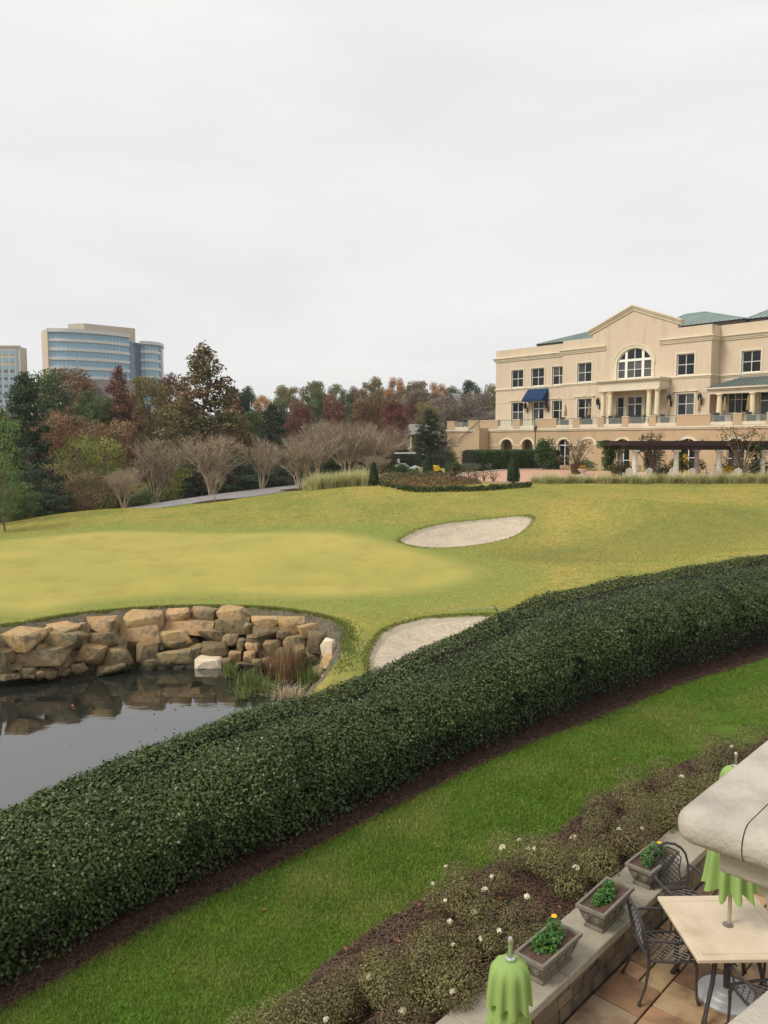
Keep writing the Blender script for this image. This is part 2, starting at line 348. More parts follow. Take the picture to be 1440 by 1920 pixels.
def swale_shade(X, Y):  # mask for the mound shading painted onto the turf along the hollow
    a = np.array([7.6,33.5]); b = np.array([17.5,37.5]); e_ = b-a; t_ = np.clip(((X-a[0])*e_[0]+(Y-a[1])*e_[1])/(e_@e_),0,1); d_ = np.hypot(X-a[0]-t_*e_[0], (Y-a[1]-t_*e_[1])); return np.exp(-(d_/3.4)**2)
def groundmat():
    m = bpy.data.materials.new('fairway_grass'); m.use_nodes = True; nt = m.node_tree; nd = nt.nodes; L = nt.links; b = nd['Principled BSDF']
    b.inputs['Roughness'].default_value = .9; b.inputs['Specular IOR Level'].default_value = .15
    tc = nd.new('ShaderNodeTexCoord'); vec = tc.outputs['Object']
    def noise(sc, det=5, st=None):
        n = nd.new('ShaderNodeTexNoise'); n.inputs['Scale'].default_value = sc; n.inputs['Detail'].default_value = det; n.inputs['Roughness'].default_value = .6
        if st:
            mp = nd.new('ShaderNodeMapping'); mp.inputs['Scale'].default_value = st; L.new(vec, mp.inputs['Vector']); L.new(mp.outputs[0], n.inputs['Vector'])
        else: L.new(vec, n.inputs['Vector'])
        return n.outputs['Fac']
    def rg(x, lo, hi, a=0., bb=1.):
        r = nd.new('ShaderNodeMapRange'); r.inputs['From Min'].default_value = lo; r.inputs['From Max'].default_value = hi
        r.inputs['To Min'].default_value = a; r.inputs['To Max'].default_value = bb; L.new(x, r.inputs['Value']); return r.outputs[0]
    def mix(f, a, c):
        x = nd.new('ShaderNodeMixRGB')
        L.new(f, x.inputs['Fac'])
        if isinstance(a, tuple): x.inputs[1].default_value = (*a,1)
        else: L.new(a, x.inputs[1])
        if isinstance(c, tuple): x.inputs[2].default_value = (*c,1)
        else: L.new(c, x.inputs[2])
        return x.outputs[0]
    def attr(n):
        a = nd.new('ShaderNodeAttribute'); a.attribute_name = n; return a.outputs['Fac']
    def mul(a, c):
        x = nd.new('ShaderNodeMath'); x.operation = 'MULTIPLY'; L.new(a, x.inputs[0])
        if isinstance(c, float): x.inputs[1].default_value = c
        else: L.new(c, x.inputs[1])
        return x.outputs[0]
    def add(a, c):
        x = nd.new('ShaderNodeMath'); x.operation = 'ADD'; L.new(a, x.inputs[0]); L.new(c, x.inputs[1]); return x.outputs[0]
    c = mix(rg(noise(.16,4,(1,.6,1)), .36, .64), (.25,.25,.05), (.36,.295,.07))
    c = mix(rg(noise(.33,6,(1,.8,1)), .47, .66, 0, .75), c, (.165,.215,.045))
    c = mix(rg(noise(5,8), .42, .62, 0, .6), c, (.155,.13,.04))
    c = mix(rg(noise(1.6,8), .5, .66, 0, .45), c, (.36,.30,.10))
    # greener ring round the putting green, greener edge round the bunkers
    gd = add(attr('gd'), rg(noise(.6,4), 0, 1, -.5, .5))
    ring = mul(rg(gd, -2.6, -1.6), rg(gd, -.1, .25, 1, 0))
    c = mix(mul(ring, .85), c, (.205,.235,.055))
    bd = add(attr('bd'), rg(noise(1.2,3), 0, 1, -.3, .3))
    c = mix(mul(rg(bd, -1.1, -.1), .5), c, (.15,.20,.045))
    c = mix(mul(rg(add(attr('sw_shade'), rg(noise(.9,5),0,1,-.3,.3)), .25, .8), .5), c, (.145,.16,.04))  # mound shade put into the ground colour, along with greener hollow grass
    soil = mix(rg(noise(9,6), .35, .65), (.095,.08,.06), (.17,.145,.105))
    soil = mix(rg(noise(1.4,4), .55, .7), soil, (.12,.12,.05))
    c = mix(rg(add(attr('pd'), rg(noise(3,4),0,1,-.12,.12)), .0, .06), c, soil)
    c = mix(rg(add(attr('bd'), rg(noise(3,4),0,1,-.05,.05)), .0, .1), c, (.42,.36,.28))
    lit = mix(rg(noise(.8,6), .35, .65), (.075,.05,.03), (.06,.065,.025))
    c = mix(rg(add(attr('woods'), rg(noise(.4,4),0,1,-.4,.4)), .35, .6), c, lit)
    L.new(c, b.inputs['Base Color'])
    bp = nd.new('ShaderNodeBump'); bp.inputs['Strength'].default_value = .55; bp.inputs['Distance'].default_value = .05
    L.new(noise(14,8), bp.inputs['Height']); L.new(bp.outputs[0], b.inputs['Normal'])
    return m
G_MAT = groundmat()
bd = np.maximum(sdist(B1S, GX, GY), sdist(B2S, GX, GY))
me = np_mesh('ground', np.stack([GX,GY,GZ],-1).reshape(-1,3), Q, G_MAT, smooth=True,
   attrs=dict(gd=np.clip(sdist(GRN_S,GX,GY),-6,3).ravel(), bd=np.clip(bd,-4,3).ravel(), pd=np.clip(sdist(POND_S,GX,GY),-3,3).ravel(), woods=woods.ravel(), sw_shade=swale_shade(GX,GY).ravel()))
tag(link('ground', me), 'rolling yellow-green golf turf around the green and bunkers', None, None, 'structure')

def sheet(name, P, lift, m, h=.35, zf=None, inset=0.0, attrs=None):
    """a smooth sheet bounded by polygon P following the ground: concentric rings"""
    P = np.array(P); lo, hi = P.min(0), P.max(0)
    bm = bmesh.new()
    vs = [bm.verts.new((p[0],p[1],0)) for p in P]; f = bm.faces.new(vs)
    bmesh.ops.triangulate(bm, faces=[f])
    for ax in (0,1):
        for t in np.arange(lo[ax]+h*.5, hi[ax], h):
            co = (t,0,0) if ax == 0 else (0,t,0); no = (1,0,0) if ax == 0 else (0,1,0)
            bmesh.ops.bisect_plane(bm, geom=bm.verts[:]+bm.edges[:]+bm.faces[:], plane_co=co, plane_no=no, dist=1e-5)
    X = np.array([v.co.x for v in bm.verts]); Y = np.array([v.co.y for v in bm.verts]); Z = (zf or gz)(X, Y) + lift
    for v, z in zip(bm.verts, Z): v.co.z = z
    bmesh.ops.recalc_face_normals(bm, faces=bm.faces)
    me = bpy.data.meshes.new(name); bm.to_mesh(me); bm.free(); me.materials.append(m)
    if sum(p.normal.z for p in me.polygons) < 0: me.flip_normals()
    me.polygons.foreach_set('use_smooth', [True]*len(me.polygons))
    return tag(link(name, me), kind='structure')

def greenmat():
    m = mat('putting_turf', (.38,.32,.085), .9, col2=(.31,.29,.07), scale=.22, lo=.38, hi=.62, col3=(.28,.225,.06), scale3=.9, lo3=.5, hi3=.8, bump=.25, bscale=18, spec=.15)
    nt = m.node_tree; nd = nt.nodes; L = nt.links; b = nd['Principled BSDF']; src = b.inputs['Base Color'].links[0].from_socket
    a = nd.new('ShaderNodeAttribute'); a.attribute_name = 'gd'; r = nd.new('ShaderNodeMapRange'); r.inputs['From Min'].default_value = .05; r.inputs['From Max'].default_value = 1.2
    x = nd.new('ShaderNodeMixRGB'); x.inputs[1].default_value = (.205,.235,.055,1); L.new(a.outputs['Fac'], r.inputs['Value']); L.new(r.outputs[0], x.inputs['Fac']); L.new(src, x.inputs[2]); L.new(x.outputs[0], b.inputs['Base Color']); return m
GREENM = greenmat()
o = sheet('putting_green', GRN_S, .01, GREENM, .6); at = o.data.attributes.new('gd','FLOAT','POINT'); cv = np.array([v.co[:2] for v in o.data.vertices]); dg = sdist(GRN_S,cv[:,0],cv[:,1]); at.data.foreach_set('value', dg.astype(np.float32))
for v, d_ in zip(o.data.vertices, dg): v.co.z += .004 - .035*max(0., 1-d_/.35)
o['label'] = 'smooth straw-yellow putting green behind the rock wall'
SAND = mat('bunker_sand', (.50,.42,.31), .95, col2=(.39,.32,.235), scale=1.2, col3=(.55,.48,.39), scale3=8, bump=.8, bscale=10, spec=.1, bdist=.05)
def bunkz(B, depth):
    def f(X, Y):
        d = sdist(B, X, Y); return gz_smooth(X, Y) - .13 - depth*sstep(0, 1.4, d)
    return f
def grow(P, k):
    c = P.mean(0); d = P-c; return c + d*(1+k/np.linalg.norm(d,axis=1,keepdims=True))
o = sheet('sand_bunker', grow(B1S,.05), 0, SAND, .5, bunkz(B1S,.25)); o['label'] = 'pale sand bunker set in the slope below the court'
o = sheet('sand_bunker', grow(B2S,.05), 0, SAND, .4, bunkz(B2S,.22)); o['label'] = 'pale sand bunker beside the pond, half hidden by the big hedge'

# pond water
def watermat():
    m = mat('pond_water', (.016,.019,.016), .03, spec=.5); nt = m.node_tree; nd = nt.nodes; L = nt.links; b = nd['Principled BSDF']
    b.inputs['IOR'].default_value = 2.5
    tc = nd.new('ShaderNodeTexCoord'); mp = nd.new('ShaderNodeMapping'); mp.inputs['Scale'].default_value = (.8,2.2,1)
    n = nd.new('ShaderNodeTexNoise'); n.inputs['Scale'].default_value = 1.6; n.inputs['Detail'].default_value = 3
    L.new(tc.outputs['Object'], mp.inputs[0]); L.new(mp.outputs[0], n.inputs['Vector'])
    bp = nd.new('ShaderNodeBump'); bp.inputs['Strength'].default_value = .12; bp.inputs['Distance'].default_value = .03
    L.new(n.outputs['Fac'], bp.inputs['Height']); L.new(bp.outputs[0], b.inputs['Normal']); return m
POLYW = [(p[0],p[1]) for p in POND]
mb = MB(); mb.add([(p[0],p[1],WATER_Z) for p in POND_S], [tuple(range(len(POND_S)))])
tag(mb.build('pond', watermat()), 'still dark pond reflecting the pale sky below the rock wall', kind='structure')

# cart path
PLO = catmull([aty(*p)[:2] for p in [(235,960,52.5),(310,951,53.5),(400,940,54.3),(480,931,55.7),(560,918.5,58.3),(610,910,62.5),(680,900,70),(750,890,80)]], 8)
PUP = catmull([aty(*p)[:2] for p in [(235,955,57),(310,942,59.5),(400,928,60.5),(480,918,62),(560,909,65),(620,902,69),(690,893,76),(760,884,86)]], 8)
V = []; PATH = PLO
for w in (0.,.33,.67,1.):
    q = PLO*(1-w)+PUP*w; V.append(np.c_[q, gz(q[:,0],q[:,1])+.03])
n = len(PATH); V = np.array(V); ii = np.arange(4*n).reshape(4,n)
Q = np.stack([ii[:-1,:-1],ii[:-1,1:],ii[1:,1:],ii[1:,:-1]],-1).reshape(-1,4)[:, ::-1]
ASPH = mat('path_asphalt', (.20,.19,.185), .9, col2=(.25,.24,.23), scale=1.5, bump=.3, bscale=60)
tag(link('cart_path', np_mesh('cart_path', V.reshape(-1,3), Q, ASPH, smooth=True)), 'grey asphalt cart path curving behind the bare trees', kind='structure')

# near lawn, mulch strip and planting bed
LB = [tuple(atz(*p)[:2]) for p in [(530,1900,.14),(640,1790,.17),(850,1660,.24),(1010,1590,.3),(1130,1500,.4),(1290,1430,.52),(1440,1380,.66)]]
LB = [(-3.4,4.2),(-1.7,5.7)] + LB + [(9.5,15.0),(15,17.5)]
LBc = catmull(LB, 8)
def offset_line(k): return HL[:,:2] - hn*k
mulch_edge = offset_line(.42)
lawn_poly = list(map(tuple, mulch_edge[4:])) + list(map(tuple, LBc[::-1]))
LAWNM = mat('lawn_turf', (.09,.155,.022), .9, col2=(.07,.125,.018), scale=2.0, col3=(.13,.14,.035), scale3=.8, lo3=.52, hi3=.72, bump=.6, bscale=50, spec=.1)
o = sheet('lawn', lawn_poly, .012, LAWNM, .7); o['label'] = 'bright green lawn strip between the big hedge and the planting bed'
MULCH = mat('mulch', (.062,.038,.027), .95, col2=(.035,.022,.017), scale=7, col3=(.11,.06,.042), scale3=26, lo3=.5, hi3=.7, bump=.9, bscale=45, spec=.1)
V = []
for k in (.46,.2,-.2,-.8):
    q = offset_line(k); V.append(np.c_[q, gz(q[:,0],q[:,1])+ .007 + (.03 if k < .3 else 0)])
n = len(HL); V = np.array(V); ii = np.arange(4*n).reshape(4,n)
Q = np.stack([ii[:-1,:-1],ii[:-1,1:],ii[1:,1:],ii[1:,:-1]],-1).reshape(-1,4)
tag(link('mulch_strip', np_mesh('mulch_strip', V.reshape(-1,3), Q, MULCH, smooth=True)), 'dark mulch strip along the foot of the big hedge', kind='structure')
bedline = [tuple(pat(a,-.30)[:2]) for a in np.arange(-4.5,14,1.0)]
o = sheet('mulch_bed', bedline + list(map(tuple, LBc[::-1])), .02, MULCH, .5,
          zf=lambda X, Y: gz_smooth(X, Y)); o['label'] = 'dark mulched planting bed between lawn and planter wall'
# ------------------------------------------------------------------ rock wall round the pond
ROCKM = mat('sandstone', (.38,.235,.105), .9, col2=(.48,.34,.185), scale=2.2, col3=(.16,.13,.09), scale3=3.2, lo3=.52, hi3=.70, bump=.7, bscale=9, rand=.22, hrand=.009, spec=.2, bdist=.05)
ROCKW = mat('weathered_sandstone', (.21,.15,.08), .92, col2=(.29,.215,.12), scale=2.2, col3=(.10,.095,.06), scale3=2.6, lo3=.48, hi3=.66, bump=.7, bscale=9, rand=.25, hrand=.01, spec=.2, bdist=.05)
ROCKP = mat('pale_sandstone', (.62,.50,.36), .9, col2=(.70,.60,.46), scale=2.2, col3=(.40,.31,.2), scale3=4, lo3=.55, hi3=.75, bump=.6, bscale=9, rand=.08, spec=.2, bdist=.05)
def wetline(m):
    nt = m.node_tree; nd = nt.nodes; L = nt.links; b = nd['Principled BSDF']; src = b.inputs['Base Color'].links[0].from_socket
    g = nd.new('ShaderNodeNewGeometry'); sx = nd.new('ShaderNodeSeparateXYZ'); L.new(g.outputs['Position'], sx.inputs[0]); n = nd.new('ShaderNodeTexNoise'); n.inputs['Scale'].default_value = 3.0; L.new(g.outputs['Position'], n.inputs['Vector'])
    a = nd.new('ShaderNodeMath'); a.operation = 'MULTIPLY_ADD'; a.inputs[1].default_value = .35; L.new(n.outputs['Fac'], a.inputs[0]); L.new(sx.outputs['Z'], a.inputs[2])
    r = nd.new('ShaderNodeMapRange'); r.inputs['From Min'].default_value = WATER_Z+.28; r.inputs['From Max'].default_value = WATER_Z+.42; L.new(a.outputs[0], r.inputs['Value'])
    x = nd.new('ShaderNodeMixRGB'); x.inputs[1].default_value = (.045,.04,.025,1); L.new(r.outputs[0], x.inputs['Fac']); L.new(src, x.inputs[2]); L.new(x.outputs[0], b.inputs['Base Color'])
for m_ in (ROCKM,ROCKW): wetline(m_)
def interp(x, T): return float(np.interp(x, [t[0] for t in T], [t[1] for t in T]))
RB = [(0,1290),(150,1275),(300,1252),(450,1252),(560,1278),(640,1310)]; RT = [(0,1180),(200,1152),(350,1138),(450,1138),(560,1152),(640,1195)]
def rock_mesh(w, d, h, seed):
    R = random.Random(seed); bm = bmesh.new()
    for i in range(26):
        p = Vector((R.uniform(-1,1), R.uniform(-1,1), R.uniform(-1,1)))
        m = max(abs(p.x),abs(p.y),abs(p.z)); q = p/m                      # on the cube
        q = q*.8 + q.normalized()*1.0*.35; q = Vector((max(-1,min(1,q.x)),max(-1,min(1,q.y)),max(-1,min(1,q.z))))
        q *= R.uniform(.9,1.0)
        bm.verts.new((q.x*w*.5, q.y*d*.5, q.z*h*.5))
    r = bmesh.ops.convex_hull(bm, input=bm.verts[:])
    bmesh.ops.delete(bm, geom=[v for v in bm.verts if not v.link_faces], context='VERTS')
    bmesh.ops.dissolve_limit(bm, angle_limit=math.radians(13), verts=bm.verts[:], edges=bm.edges[:])
    bmesh.ops.bevel(bm, geom=bm.edges[:], offset=min(w,h)*.045, segments=2, profile=.6, affect='EDGES', clamp_overlap=True)
    bmesh.ops.triangulate(bm, faces=bm.faces[:])
    me = bpy.data.meshes.new('rock'); bm.to_mesh(me); bm.free()
    me.polygons.foreach_set('use_smooth', [True]*len(me.polygons)); me.set_sharp_from_angle(angle=math.radians(32)); return me
rw = empty('rock_wall', (-6.0,22.8,WATER_Z)); tag(rw, 'curved dry-laid wall of big tan sandstone boulders at the pond', 'rock wall')
# x, y, width, height in a 2.057x enlargement of the wall
ROCKS = [(75,203,175,72,0),(245,210,165,88,1),(240,158,130,38,0),(390,145,140,72,0),(395,205,125,62,1),(550,115,165,62,0),(545,180,168,84,0),(685,100,102,58,0),(785,98,108,62,1),
 (905,96,132,58,0),(735,148,200,56,0),(675,192,140,56,0),(895,146,138,68,1),(1035,132,148,54,0),(1035,172,128,46,1),(1125,142,112,66,0),(1185,168,88,54,0),(810,192,104,62,1),(890,205,68,50,1),
 (680,228,158,46,1),(825,246,114,60,1),(930,228,46,56,1),(980,228,60,40,0),(990,205,94,36,1),(1050,238,70,58,1),(345,272,118,92,0),(455,272,112,90,1),(565,266,90,104,1),(680,278,150,70,1),
 (150,270,240,66,1),(20,265,70,72,1),(105,235,60,34,1),(20,312,64,76,1),(805,295,122,52,2),(785,330,70,34,1),(905,272,52,46,0),(965,270,58,48,0),(920,316,44,40,0),(1000,300,60,44,1),
 (1140,215,105,52,1),(1222,218,78,92,1),(1205,258,54,56,1),(1268,238,52,76,2),(1276,292,74,66,0),(1240,330,70,50,1),(1276,362,74,54,2),(225,285,100,46,1),(182,322,52,30,1),(115,338,60,24,1),(240,305,42,28,0),
 (175,166,34,26,0),(150,237,42,30,0),(120,252,52,28,0),(1095,190,60,50,1),(1160,258,60,60,1),(1100,262,70,60,1),(750,250,60,50,1),(870,300,60,50,1),(310,150,36,30,1),(470,215,40,40,1),(620,225,40,50,1),
 (840,150,36,44,1),(955,150,40,50,1),(318,205,26,40,1),(600,300,110,50,1),(420,318,130,40,1),(-60,215,120,90,0),(-160,235,130,90,1),(-110,300,160,80,1),(-260,260,120,100,0),(-40,300,70,70,1)]
Rr = random.Random(17)
ROCKS += [(x_+Rr.uniform(-8,8), y_+Rr.uniform(-6,6), Rr.uniform(34,70), Rr.uniform(24,40), Rr.choice((0,1,1))) for x_, y_ in [(10,345),(60,342),(105,330),(150,335),(200,335),(250,325),(300,318),(55,305),(300,290),(620,318),(700,318),(745,312),(860,330),(890,345),(955,310),(985,325),(1030,290),(1060,300),(560,318)]]
for i, (x, y, w, h, k) in enumerate(ROCKS):
    px, py = x/2.057, 1100+y/2.057; py += 7*max(0,(1200-py)/60); yb, yt = interp(px,RB), interp(px,RT); f = min(1.05, max(-.2, (yb-py)/(yb-yt)))
    Y0 = atz(px,yb,WATER_Z).y; Y1 = atz(px,interp(px,RT)-2,.3).y-.55; Y = Y0+(Y1-Y0)*f
    if px > 590: Y = Y0 + (Y1-Y0)*(f*.8+.05)
    p = aty(px,py,Y); D = Y/CP; ww = w/2.057/FPX*D*.97; hh = h/2.057/FPX*D*1.0
    dd = max(.45, min(1.0, ww*.75))
    o = link('rock', rock_mesh(ww, dd, hh, i*7+3), rw); o.data.materials.append([ROCKM,ROCKW,ROCKP][k])
    R = random.Random(i); o.location = Vector((p.x, p.y+dd*.14, p.z)) - rw.location
    o.rotation_euler = (R.uniform(-.1,.12), R.uniform(-.09,.09), R.uniform(-.25,.25) + (.9 if px > 600 else (.45 if px > 560 else -.25 if px < 200 else 0)))

# ------------------------------------------------------------------ blades, reeds, sedges
def blade_mesh(name, n, h, spread, m, seed, width=.02, curve=.5, base=.1, segs=3, up=.55):
    r = np.random.default_rng(seed); a = r.uniform(0,2*np.pi,n); lean = np.abs(r.normal(0,1,n))*spread; L = h*r.uniform(.45,1.1,n)
    b0 = np.stack([r.normal(0,base,n), r.normal(0,base,n), np.zeros(n)],1); dx = np.cos(a); dy = np.sin(a); V = []; T = []
    sx, sy = -dy, dx
    for k in range(segs+1):
        t = k/segs; out = lean*L*(t**1.6)*(1+curve*t); z = L*(t - curve*.55*np.minimum(lean,1.2)*t*t); w = width*(1-t*.93)*r.uniform(.8,1.2,n)
        c = b0 + np.stack([dx*out, dy*out, z],1); s = np.stack([sx,sy,np.zeros(n)],1)*w[:,None]*.5
        V += [c-s, c+s]; tt = r.uniform(0,1,n) if k == 0 else tt; T += [tt,tt]
    V = np.stack(V,1); T = np.stack(T,1); m0 = 2*(segs+1); Q = []
    for k in range(segs): Q.append(np.stack([np.arange(n)*m0+2*k+j for j in (0,1,3,2)],1))
    return np_mesh(name, V.reshape(-1,3), np.concatenate(Q), m, tint=T.ravel(), smooth=True)
REEDM = leafmat('dry_reed', (.30,.19,.10), .5, col2=(.22,.13,.07)); SEDGM = leafmat('sedge', (.13,.19,.045), .4, col2=(.20,.22,.07)); STRAWG = leafmat('pale_dry_grass', (.48,.40,.27), .35)
for k, (px, py, n, h, sp, m, lab, nm) in enumerate([
  (545,1275,420,1.05,.32,REEDM,'tall rust-brown reed clump at the pond corner','reed_clump'),(520,1262,200,.85,.35,REEDM,'lower brown reed clump left of the tall reeds','reed_clump'),
  (590,1290,200,.75,.4,SEDGM,'green sedge clump right of the brown reeds','sedge_clump'),(430,1268,130,.5,.45,SEDGM,'green sedge clump beside the pale flat rock','sedge_clump'),
  (468,1290,220,.55,.5,SEDGM,'green sedge clump at the water left of the reeds','sedge_clump'),(500,1300,160,.45,.6,SEDGM,'low sedge clump in front of the brown reeds','sedge_clump'),
  (540,1310,260,.42,.8,STRAWG,'bleached straw grass tuft between reeds and hedge','grass_tuft'),(22,1268,110,.6,.5,SEDGM,'sedge clump at the left end of the rock wall','sedge_clump'),
  (220,1256,40,.3,.7,SEDGM,'thin grass tuft on the water below the wall','grass_tuft'),(245,1252,40,.28,.7,SEDGM,'small grass tuft under the leafy sprig','grass_tuft'),(385,1236,60,.5,.3,SEDGM,'slim sedge in front of the mossy rocks','sedge_clump'),
  (100,1262,30,.25,.7,SEDGM,'small sedge among the low rocks at left','sedge_clump'),(455,1308,90,.3,.9,SEDGM,'floating sedge runner at the reed bed edge','sedge_clump')]):
    p = atz(px,py,WATER_Z+.03); o = link(nm, blade_mesh(nm, n, h, sp, m, 100+k, width=.022, base=.16 if n > 150 else .08), loc=p)
    tag(o, lab, 'reeds' if nm == 'reed_clump' else 'water plant' if nm == 'sedge_clump' else 'grass')
r = np.random.default_rng(5)
SPRIG = leafmat('sprig_leaf', (.18,.26,.05), .3)
def small_leaf_plant(name, loc, n, rx, rz, size, m, seed, lab, cat, stems=6):
    r = np.random.default_rng(seed); e = empty(name, loc); tag(e, lab, cat)
    d = unit(r.normal(size=(n,3))); d[:,2] = np.abs(d[:,2]); pos = d*(r.uniform(.3,1,(n,1))**.6)*np.array([rx,rx,rz])+np.array([0,0,rz*.2])
    v, q = leaf_arrays(pos, d*.7+np.array([0,0,.8])+r.normal(0,.4,(n,3)), size*r.uniform(.6,1.3,n), r); link('foliage', np_mesh('foliage', v, q, m, tint=np.repeat(r.uniform(0,1,n),4)), e)
    mb = MB()
    for k in range(stems):
        t = pos[k*(n//stems)]; mb.tube([(0,0,-.05),(t[0]*.5,t[1]*.5,t[2]*.7),tuple(t)], [.008,.006,.003], 4)
    mb.build('stem', BARK, e); return e
BARK = mat('bark', (.14,.105,.08), .95, col2=(.20,.16,.125), scale=6, stretch=(1,1,.25), bump=.6, bscale=20)
small_leaf_plant('leafy_sprig', atz(255,1238,WATER_Z+.02), 120, .22, .5, .07, SPRIG, 3, 'bright green leafy sprig growing from the wall foot', 'plant')
# ragged turf lip above the wall and round the bunkers, thin weeds on the bank
def turf_lip(name, line, h, n, m, seed, jit=.12, zf=gs1):
    r = np.random.default_rng(seed); line = np.array(line); i = r.uniform(0,len(line)-1.001,n); a = i.astype(int); f = (i-a)[:,None]; p = line[a]*(1-f)+line[a+1]*f
    p = p + r.normal(0,jit,(n,2)); z = gz(p[:,0],p[:,1]); d = r.normal(0,.5,(n,2)); L = h*r.uniform(.5,1.2,n); w = r.uniform(.010,.02,n); an = r.uniform(0,np.pi,n)
    B = np.c_[p, z-.01]; s = np.c_[np.cos(an)*w, np.sin(an)*w, np.zeros(n)]; T = B + np.c_[d*L[:,None], L]
    V = np.stack([B-s,B+s,T],1).reshape(-1,3); return link(name, np_mesh(name, V, np.arange(3*n).reshape(n,3), m, tint=np.repeat(r.uniform(0,1,n),3)))
TURFB = leafmat('turf_blade', (.21,.23,.055), .4)
tag(turf_lip('turf_edge', POND_S[6:46], .07, 9000, TURFB, 1, .05), 'ragged turf edge along the top of the rock wall', 'grass', kind='stuff')
tag(turf_lip('turf_edge', np.r_[B1S,B1S[:1]], .05, 3000, TURFB, 2, .08), 'ragged turf edge round the bunker below the court', 'grass', kind='stuff')
tag(turf_lip('turf_edge', np.r_[B2S,B2S[:1]], .05, 5000, TURFB, 3, .05), 'ragged turf edge round the bunker beside the pond', 'grass', kind='stuff')
WEED = leafmat('bank_weed', (.12,.17,.04), .4)
RB_ = np.random.default_rng(91); n = 150000; q = np.c_[RB_.uniform(-26,32,n*2), 19+RB_.uniform(0,1,n*2)**.8*35]; q = q[np.abs(q[:,0]) < q[:,1]*.55]; q = q[(sdist(GRN_S,q[:,0],q[:,1]) < -.1)&(sdist(POND_S,q[:,0],q[:,1]) < 0)&(sdist(B1S,q[:,0],q[:,1]) < .05)&(sdist(B2S,q[:,0],q[:,1]) < .05)]
hd = np.concatenate([HC+hn*HL[:,3:4]*.5, (HL[:,:2])[::-1]]); q = q[sdist(hd,q[:,0],q[:,1]) < -.1]; q = q[(q[:,0]-1.65)*.724-(q[:,1]-6.9)*.69 < -6.5][:n]; n = len(q); zz = gz(q[:,0],q[:,1]); an = RB_.uniform(0,np.pi,n); w = RB_.uniform(.012,.03,n); Lh = RB_.uniform(.015,.04,n)
B = np.c_[q,zz-.004]; s = np.c_[np.cos(an)*w,np.sin(an)*w,np.zeros(n)]; T = B+np.c_[RB_.normal(0,.5,(n,2))*Lh[:,None],Lh]
tag(link('fairway_tufts', np_mesh('fairway_tufts', np.stack([B-s,B+s,T],1).reshape(-1,3), np.arange(3*n).reshape(n,3), mat('fairway_blade',(.43,.41,.10),.8,col2=(.54,.43,.13),scale=.3,col3=(.30,.36,.075),scale3=.25,lo3=.48,hi3=.62,tint=.4,spec=.1,transl=.25), tint=np.repeat(np.clip(RB_.uniform(.1,1,n)-.5*swale_shade(q[:,0],q[:,1]),0,1),3))), 'short dry turf tufts over the fairway and banks', 'grass', kind='stuff')  # tufts darkened along the same painted mound shade
tag(turf_lip('bank_weeds', [(-1.3,22.4),(-1.0,21.2),(-.85,20),(-.8,18.8),(-1.0,17.6)], .08, 1000, WEED, 4, .18), 'thin green weeds on the bare bank right of the rocks', 'weeds', kind='stuff')

# bunker rake
e = empty('bunker_rake', atz(897,1143,.43)); tag(e, 'pale green bunker rake lying on the turf by the near bunker', 'rake')
RAKEM = mat('rake_handle', (.30,.42,.22), .5); mb = MB(); mb.tube([(-.55,0,.03),(.5,.06,.03)], .016, 6); mb.build('handle', RAKEM, e)
mb = MB(); mb.box(.5,.54,-.22,.30,.015,.05)
for k in range(9): mb.box(.505,.535,-.2+k*.058,-.185+k*.058,-.03,.02)
mb.build('rake_head', mat('rake_head', (.05,.06,.05), .5), e)

# ------------------------------------------------------------------ big hedge
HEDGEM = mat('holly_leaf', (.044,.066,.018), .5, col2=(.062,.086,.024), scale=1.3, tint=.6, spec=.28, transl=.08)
HCORE = mat('hedge_shade_core', (.016,.018,.011), .95)  # dark colour stands for the shade deep inside hedges and cones
def hedge_surface(i, ang):
    """i: float index along HL; ang 0 front foot .. pi back foot"""
    i0 = np.clip(i.astype(int),0,len(HL)-2); f = (i-i0); L = HL[i0]*(1-f[:,None])+HL[i0+1]*f[:,None]
    n = unit(hn[i0]*(1-f[:,None])+hn[i0+1]*f[:,None]); c = HC[i0]*(1-f[:,None])+HC[i0+1]*f[:,None]
    ca, sa = np.cos(ang), np.sin(ang); e = .66
    u = -np.sign(ca)*np.abs(ca)**e*.5*L[:,3]; v = np.abs(sa)**e*L[:,4]
    u = np.where(ca > 0, u*(1-.26*np.clip(1-v/(L[:,4]*.62),0,1)), u)
    x = c[:,0]+n[:,0]*u; y = c[:,1]+n[:,1]*u; z = L[:,2]+v
    nn = np.stack([n[:,0]*(-ca)*1.0, n[:,1]*(-ca)*1.0, sa],1)
    return np.stack([x,y,z],1), nn
e = empty('hedge', (HC[60][0],HC[60][1],HL[60][2])); tag(e, 'long thick dark green holly hedge sweeping across the foreground', 'hedge'); hl = np.array(e.location)
def bumpf(p): # lumpy outline
    x, y, z = p[:,0], p[:,1], p[:,2]
    return .025*np.sin(2.1*x+1.3*y)*np.sin(1.7*y-.8*x+2*z)+.025*np.sin(5.1*x-3.7*y+2*z)+.02*np.sin(9*y+4*x)*np.sin(7*z+5*x)
ni, na = len(HL), 15; I, Aa = np.meshgrid(np.arange(ni,dtype=float), np.linspace(0,np.pi,na), indexing='ij')
P, Nn = hedge_surface(I.ravel(), Aa.ravel()); P = P + unit(Nn)*(bumpf(P)[:,None]-.17); ii = np.arange(ni*na).reshape(ni,na)
Q = np.stack([ii[:-1,:-1],ii[:-1,1:],ii[1:,1:],ii[1:,:-1]],-1).reshape(-1,4)
link('shade_core', np_mesh('shade_core', P-hl, Q, HCORE), e)  # solid swept core that blocks light, inner shade put into its colour
rg = np.random.default_rng(11)
